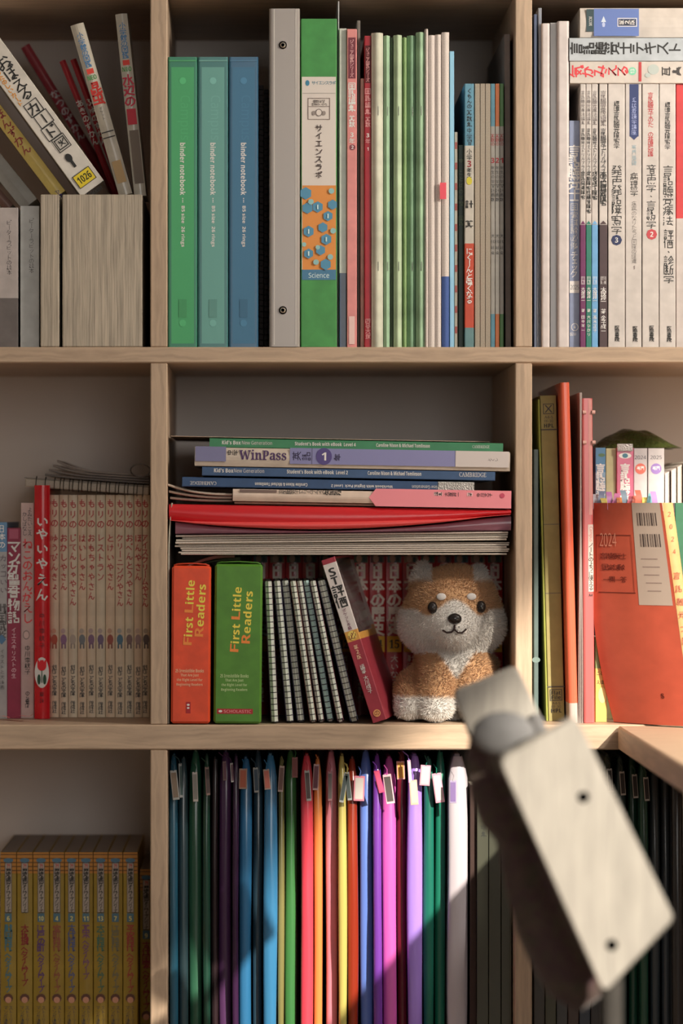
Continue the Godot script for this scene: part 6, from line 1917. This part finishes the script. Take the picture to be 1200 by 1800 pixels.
# ---------------------------------------------------------------- lettering
# Hand drawn stroke alphabet for the Japanese titles. Every sign is a list of pen strokes on a 0..9 grid (x right, y down):
# a stroke is a row of points; @x0y0x1y1C sets the sign C into that box.
const PEN := {
	"あ": "1282 404459 73572917356485978869", "い": "12163847 729496", "う": "3061 2362847749", "え": "3061 2373194656687999",
	"お": "1262 3038190745759769 7193", "か": "036274684938 302509 7295", "き": "2271 1483 4076 273979", "く": "702579",
	"け": "111827 4393 707659", "こ": "2272 173988", "さ": "1282 4076 273979", "し": "2027497896", "す": "0292 50553634546639",
	"せ": "0493 707666 212889", "そ": "21712494555879", "た": "0262 3019 5494 476999", "ち": "1282 402564967949", "つ": "045283957849",
	"て": "0291545789", "と": "3044 8335173999", "な": "0252 3016 7193 646849385799", "に": "1119 4282 475998", "ね": "2029 03430753839689696799",
	"の": "524728062261948759", "は": "1119 4393 707859486799", "ひ": "02412539687296", "ふ": "306143 53674938 1608 7698", "へ": "063398",
	"ほ": "1119 4191 4494 717859486799", "ま": "1282 1484 505839183789", "み": "115128081698 8479", "も": "4037598885 1373 1575",
	"や": "0462948656 2159 5062", "ゆ": "12183473957746 606649", "よ": "505739183789 5383", "ら": "3061 2326658739", "り": "2126 717649",
	"る": "117117548678493857", "れ": "2029 03430753737898", "ろ": "11711754867839", "わ": "2029 03430753839669", "ん": "40093555587996",
	"ア": "118154 434619", "イ": "8015 5359", "ウ": "5052 1512828549", "エ": "1181 5158 0898", "オ": "0393 6069 5309", "カ": "03837958 403509",
	"キ": "1281 0594 4069", "ク": "3005 32826629", "ケ": "2004 1393 636639", "コ": "118188 0888", "サ": "0393 2026 707649", "シ": "1132 0425 196792",
	"ス": "11715509 5599", "セ": "0492 9266 303889", "タ": "3005 32826629 2566", "チ": "7021 0494 515629", "ツ": "0214 4153 916729",
	"テ": "2171 0494 545639", "ト": "3039 3486", "ナ": "0393 505629", "ニ": "2272 0898", "ノ": "816519", "ハ": "3118 6198", "ヒ": "8315 111888",
	"フ": "11817539", "ホ": "0292 5059 2517 7597", "マ": "019156 3468", "ム": "401887 6599", "メ": "7109 2378", "モ": "1181 0494 41485989",
	"ヤ": "039275 3059", "ユ": "117178 0898", "ラ": "2171 03837739", "リ": "2125 717649", "ル": "313509 616895", "レ": "202894",
	"ワ": "1411817539", "ン": "1133 196792", "ー": "5059", "・": "4455", "ヘ": "063398", "ロ": "@0099口",
	"一": "0595", "口": "1181881811", "日": "2070792920 2474", "目": "2070792920 2373 2676", "言": "4050 0191 1383 1585 1777791917",
	"五": "1181 4139 1575 7579 0999", "吾": "@0044五 @1599口", "語": "@0039言 @4099吾", "耳": "0090 2008 7079 2373 2575 0898",
	"悳": "0191 5003 0393960603 3336 6366 0809 28297978 5768 8899", "聴": "@0039耳 @4099悳", "覚": "1021 4051 8071 04039394 2474772724 3709 676999",
	"学": "1021 4051 8071 04039394 257556 565949 0797", "士": "0393 5059 1989", "土": "1484 5059 0999", "木": "0393 5059 5308 5398",
	"票": "0090 1181841411 3034 6064 1686 0898 5859 2719 7799", "標": "@0039木 @4099票", "氵": "1132 0424 0926", "隹": "3005 2229 5061 2292 2494 2696 2999 6269",
	"十": "0494 5059", "準": "@0025氵 @3096隹 0797 5669", "阝": "1019 1070 7034 3476 7648", "立": "5061 0292 2437 7467 0999",
	"早": "@0095日 0797 5659", "章": "@0094立 @0499早", "障": "@0029阝 @3099章", "龶": "1080 1484 0898 5059", "害": "5051 04029294 @0266龶 @2699口",
	"癶": "1141 4109 1436 6199 8062 9274", "发": "1080 0494 303609 60699997", "発": "@0095癶 @0599发", "尸": "0090940400 4044 040709",
	"声": "@0094士 @1499尸", "医": "90000999 3113 2383 1686 5356 5628 5688", "書": "1070 0292 1474 0595 5005 7074 2676792926 2878",
	"元": "2070 0393 333609 63689997", "完": "5051 04029294 @1399元", "院": "@0029阝 @3099完", "系": "7021 41246427 2787 5759 3618 6898",
	"糸": "50236317 1787 5759 3619 6899", "充": "5051 0292 422686 3609 666999", "統": "@0039糸 @4099充", "看": "8011 1282 0494 5109 3474793934 3777",
	"艹": "0595 3039 7079", "又": "117109 2299", "隻": "@0096隹 @0799又", "護": "@0039言 @4092艹 @4399隻", "冓": "0191 0393 3035 6065 0595 19168689 0797 5659",
	"講": "@0039言 @4099冓", "座": "4050 91010709 3326 3347 7366 7387 5259 3777 2999", "専": "0191 5005 2373752523 2474 0696 757969 3748",
	"門": "1019 10404414 1242 8089 80505484 5282", "疒": "4050 91212609 0213 0715", "病": "@0099疒 3393 39369699 6366 6648 6678",
	"王": "0191 0595 0999 5159", "里": "1080851510 1282 5059 1777 0999", "理": "@0039王 @4099里", "疾": "@0099疒 5335 4484 3696 6466 6639 6699",
	"回": "0090990900 3363663633", "彳": "6014 7336 5559", "復": "@0029彳 @3099复", "复": "3002 2191 2373762623 2575 4617 376719 4899",
	"亻": "7004 4349", "足": "2070742420 5458 5686 2519 2799", "促": "@0029亻 @3099足", "進": "@0099辶 @3097隹", "辶": "1021 04242709 2799",
	"基": "0191 2025 7075 2373 0595 3507 6597 @2699土", "石": "0090 4005 2585892925", "礎": "@0039石 @4064木 @7094木 4595 7579 7797 5649 5899",
	"矢": "3004 1282 0595 4509 5699", "知": "@0059矢 @6398口", "識": "@0039言 @4169音 4191 7089 8997 9468", "音": "@0094立 @2599日",
	"療": "@0099疒 3393 6236 6497 @4578日 5859 4738 8798", "去": "1282 5055 0595 451888 6799", "法": "@0029氵 @3099去", "平": "0191 2234 8264 0696 5159",
	"評": "@0039言 @4099平", "西": "0191 1383891913 3146 6166", "価": "@0029亻 @3199西", "診": "@0039言 7044 7094 7355 8457 9648",
	"米": "0494 5059 2133 8163 5418 5488", "斤": "8021 210609 2494 7479", "断": "000959 @1048米 @6099斤", "国": "0090990900 @2278王",
	"試": "@0039言 @4099式", "式": "0292 60898997 8091 1555 3558 0867", "馬": "1016 1080 1383 1585 169689 4044 0709 2839 4858",
	"僉": "5004 5094 2373 @2577口 5539 5689", "験": "@0049馬 @5099僉", "必": "0408 333879 7976 8019 4153 9396",
	"修": "@0029亻 3137 5033 4282 8246 5397 9557 9658 9749", "家": "5052 04029294 1474 5418 446959 4629 4739 8566 5698",
	"扁": "1090 12828414 120609 29269699 4649 7679 2797", "編": "@0039糸 @4099扁", "集": "@1066隹 0797 5659 5608 5698",
	"者": "1282 5055 0595 8019 @3679日", "著": "@0092艹 @0399者", "衤": "4051 2383 8319 5559 6688", "谷": "3013 6083 5306 5396 @2679口",
	"裕": "@0039衤 @4099谷", "大": "0393 5054 5409 5499", "塚": "@0039土 42409092 4383 7345 6467 6759 7648 9376 7699",
	"車": "0191 2373762623 2474 5059 0797", "運": "@0099辶 32309092 @4178車", "重": "7021 0292 2373762623 2474 5159 1787 0999", "力": "03838969 400609",
	"動": "@0059重 @6099力", "忄": "5059 2215 8285", "生": "3004 2282 2575 0999 5059", "性": "@0029忄 @3099生", "構": "@0039木 @4099冓",
	"扌": "0282 505938 0875", "摂": "@0039扌 @5095耳 4658 4968 9677 7899", "食": "5004 5094 5253 2373772723 2575 2729 2949 5699",
	"燕": "0191 3033 6063 @4366口 2227 7388 1829 4849 6869 8899", "嚥": "@0338口 @4099燕", "下": "0191 5159 5477",
	"高": "5051 0191 @3264口 09059599 @3679口", "次": "0123 0927 5034 439384 6449 6599", "月": "202609 20707969 2373 2676",
	"脳": "@0039月 4051 6071 9081 44499994 5587 8557", "幺": "40146429 2989 6799", "機": "@0039木 @4054幺 @7084幺 4696 60899997 9568 5649",
	"能": "2004 0444 3255 @0549月 606494 9262 656999 9667", "達": "@0099辶 @3097羍", "羍": "1282 5059 0494 2125 1686 0898",
	"辺": "@0099辶 41918676 614437", "水": "505949 0333 3309 8355 5399", "比": "1019 1947 1444 60699997 9264", "昆": "@1094日 @0599比",
	"虫": "1181851511 5058 0888 7699", "小": "505949 2306 7396", "館": "@0049食 @5099官", "官": "5051 04029294 2329 23737525 27777929",
	"図": "0090990900 3234 5254 8237 3377", "金": "5004 5094 2373 1676 5359 2838 0999", "監": "1015 1050 1555 3032 6044 5191 16868919 3639 6669 0999",
	"鑑": "@0039金 @4099監", "年": "3004 2292 2484 2427 0797 5259", "四": "0191890901 313617 616585", "竹": "2005 1343 3339 7055 6393",
	"算": "@0092竹 @2367目 0797 3709 7779", "女": "40166799 7409 0393", "攵": "3005 2292 8209 2399", "数": "@0044米 @0549女 @5099攵",
	"中": "1282861612 5059", "習": "004044 1122 1323 609094 7182 7383 @2599日", "計": "@0039言 @5099十", "強": "0030330306363929 6043 4383 7284 @4599虫",
	"自": "5041 2171792921 2474 2676", "田": "0090990900 5059 0494", "鼻": "@2064自 @1586田 0797 3709 6799", "気": "2003 1292 2474 05758999 2659 5629",
	"史": "1282851512 505509 2699", "歴": "90101709 @2054木 @6094木 6569 6797 4749 2999", "本": "0292 5059 5217 5297 3777",
	"英": "@0092艹 26237376 0696 5256 5609 5699", "手": "8021 1383 0595 515949", "巾": "5059 08028287", "長": "2080 2025 2272 2474 0595 2529 2949 5599 8567",
	"帳": "@0039巾 @4099長", "第": "@0092竹 137375 1575 151777 7798 5359 5718", "版": "@0039片 @4099反", "片": "202609 7073 2383 2676 6669",
	"反": "90101609 1474 7419 2499", "単": "1021 4041 8071 1282861612 1484 5059 0797", "戈": "0393 40797997 8548 7092", "戦": "@0049単 @5099戈",
	"武": "1050 0292 60898997 8091 4448 4565 1518 0857", "将": "3039 1124 0837 6043 529255 4696 757969 5667", "倉": "5003 5093 @2366目 @3679口",
	"刂": "2026 707959", "創": "@0059倉 @6099刂", "乍": "3004 2292 4249 4585 4888", "作": "@0029亻 @3099乍", "文": "5052 0292 8209 2299",
	"庫": "4050 91010709 @2299車", "偕": "@0029亻 @3094比 @4599日", "成": "1292 120609 15454838 50898998 9368 7091", "社": "@0039衤 @4099土",
	"川": "201609 5158 8089", "子": "118154 545949 0595", "李": "@0095木 @1599子", "支": "0292 5054 1474 7409 2499", "枝": "@0039木 @4099支",
	"店": "4050 91010709 5256 5484 @3679口", "聖": "@0055耳 @6185口 @1699王", "牜": "2014 1282 0685 5059", "勿": "3005 2292 928969 5327 7339",
	"物": "@0039牜 @4099勿", "吏": "0191 1383851513 505709 2699", "使": "@0029亻 @3099吏", "問": "@0099門 @3577口", "答": "@0092竹 5305 5395 4464 @2679口",
	"曼": "@2063日 1494961614 4446 6466 @1799又", "漫": "@0029氵 @3199曼", "画": "0090 13199993 @2276田 5052", "寺": "1181 5053 0393 0696 747959 2748",
	"時": "@0038日 @4099寺", "代": "@0029亻 3393 60797998 8091", "江": "@0029氵 @3199エ", "戸": "1080 1282851512 120709", "丁": "0191 515949",
	"町": "@0049田 @5099丁", "室": "5052 04029294 1474 442676 @1699土", "古": "0292 5055 @2588口", "安": "5052 04029294 @0399女", "城": "@0039土 @4099成",
	"甬": "1171 7153 12828979 1219 1484 1686 5259", "通": "@0099辶 @3098甬", "会": "5004 5094 3464 1686 462878 7799", "絵": "@0049糸 @5099会",
	"字": "5051 04029294 @0399子", "坂": "@0039土 @4099反", "末": "0292 1585 5059 5508 5598", "幕": "@0092艹 @2265日 0797 5609 5699 5759", "童": "@0094立 @0499里", "話": "@0039言 8051 4393 7257 @5588口", "化": "@0029亻 60689896 9254",
	"失": "3004 2282 0595 515509 5699", "正": "0191 5159 5585 2529 0999", "症": "@0099疒 @4399正",
}
const VOICED := {"が": "か", "ぎ": "き", "ぐ": "く", "げ": "け", "ご": "こ", "ざ": "さ", "じ": "し", "ず": "す", "ぞ": "そ", "だ": "た", "で": "て", "ど": "と", "ば": "は", "び": "ひ", "ぶ": "ふ", "べ": "へ", "ぼ": "ほ", "ガ": "カ", "グ": "ク", "ゴ": "コ", "ジ": "シ", "ズ": "ス", "ド": "ト", "ビ": "ヒ", "ブ": "フ", "ベ": "ヘ", "ボ": "ホ", "バ": "ハ", "デ": "テ", "ダ": "タ", "ゼ": "セ", "ゲ": "ケ", "ザ": "サ"}
const RINGED := {"ぱ": "は", "ぴ": "ひ", "ポ": "ホ", "プ": "フ", "ピ": "ヒ", "パ": "ハ"}
const SMALL := {"ゃ": "や", "ゅ": "ゆ", "ょ": "よ", "っ": "つ", "ッ": "ツ", "ェ": "エ", "ャ": "ヤ", "ュ": "ユ"}
var pen_cache := {}

func strokes_of(ch: String) -> Array:
	if pen_cache.has(ch):
		return pen_cache[ch]
	var out := []
	if VOICED.has(ch):
		for s in strokes_of(VOICED[ch]):
			out.append(fitted(s, 0.0, 0.06, 0.88, 0.94))
		out.append(PackedVector2Array([Vector2(0.8, 0.0), Vector2(0.87, 0.13)]))
		out.append(PackedVector2Array([Vector2(0.94, -0.04), Vector2(1.01, 0.09)]))
	elif RINGED.has(ch):
		for s in strokes_of(RINGED[ch]):
			out.append(fitted(s, 0.0, 0.06, 0.88, 0.94))
		var ring := PackedVector2Array()
		for i in 7:
			ring.append(Vector2(0.92, 0.05) + Vector2(0.075, 0).rotated(i * TAU / 6.0))
		out.append(ring)
	elif SMALL.has(ch):
		for s in strokes_of(SMALL[ch]):
			out.append(fitted(s, 0.22, 0.18, 0.7, 0.7))
	elif PEN.has(ch):
		for token in (PEN[ch] as String).split(" ", false):
			if token.begins_with("@"):
				var a := Vector2(token[1].to_int(), token[2].to_int()) / 9.0
				var b := Vector2(token[3].to_int(), token[4].to_int()) / 9.0
				for s in strokes_of(token[5]):
					out.append(fitted(s, a.x, a.y, b.x - a.x, b.y - a.y))
			else:
				var line := PackedVector2Array()
				for i in token.length() / 2:
					line.append(Vector2(token[i * 2].to_int(), token[i * 2 + 1].to_int()) / 9.0)
				out.append(line)
	pen_cache[ch] = out
	return out

func fitted(s: PackedVector2Array, x: float, y: float, w: float, h: float) -> PackedVector2Array:
	var r := PackedVector2Array()
	for p in s:
		r.append(Vector2(x + p.x * w, y + p.y * h))
	return r

# one pen stroke as a flat ribbon in the plane of xf
func ribbon(m: MB, line: PackedVector2Array, w: float, xf: Transform3D, z: float, c: Color) -> void:
	var n := line.size()
	if n < 2:
		return
	var l := PackedVector3Array()
	var r := PackedVector3Array()
	for i in n:
		var d0 := (line[i] - line[i - 1]).normalized() if i > 0 else (line[1] - line[0]).normalized()
		var d1 := (line[i + 1] - line[i]).normalized() if i < n - 1 else d0
		var t := d0 + d1
		t = t.normalized() if t.length() > 0.2 else d1
		var k := 1.0 / maxf(0.55, t.dot(d1))
		var side := Vector2(-t.y, t.x) * w * 0.5 * k
		var p := line[i]
		if i == 0:
			p -= d1 * w * 0.35
		if i == n - 1:
			p += d0 * w * 0.35
		l.append(xf * Vector3(p.x + side.x, p.y + side.y, z))
		r.append(xf * Vector3(p.x - side.x, p.y - side.y, z))
	for i in n - 1:
		m.quad(l[i], l[i + 1], r[i + 1], r[i], c, xf.basis.z)

# a run of signs set downwards from (x, y): s size, pitch from sign to sign
func brush(m: MB, text: String, x: float, y: float, s: float, pitch: float, weight: float, z: float, c: Color, across := false, wide := 1.0) -> void:
	var at := 0.0
	for ch in text:
		if ch != " ":
			var k := 0
			for line in strokes_of(ch):
				var pts := PackedVector2Array()
				for p in line:
					var q: Vector2 = p
					if across and ch == "ー":
						q = Vector2(q.y, 0.5)
					pts.append(Vector2(x + (at if across else 0.0) + (q.x - (0.0 if across else 0.5)) * s * wide, y - (0.0 if across else at) - q.y * s))
				ribbon(m, pts, s * weight, Transform3D.IDENTITY, z + k * 0.000006, c)
				k += 1
		at += pitch * (0.55 if ch == " " else 1.0)
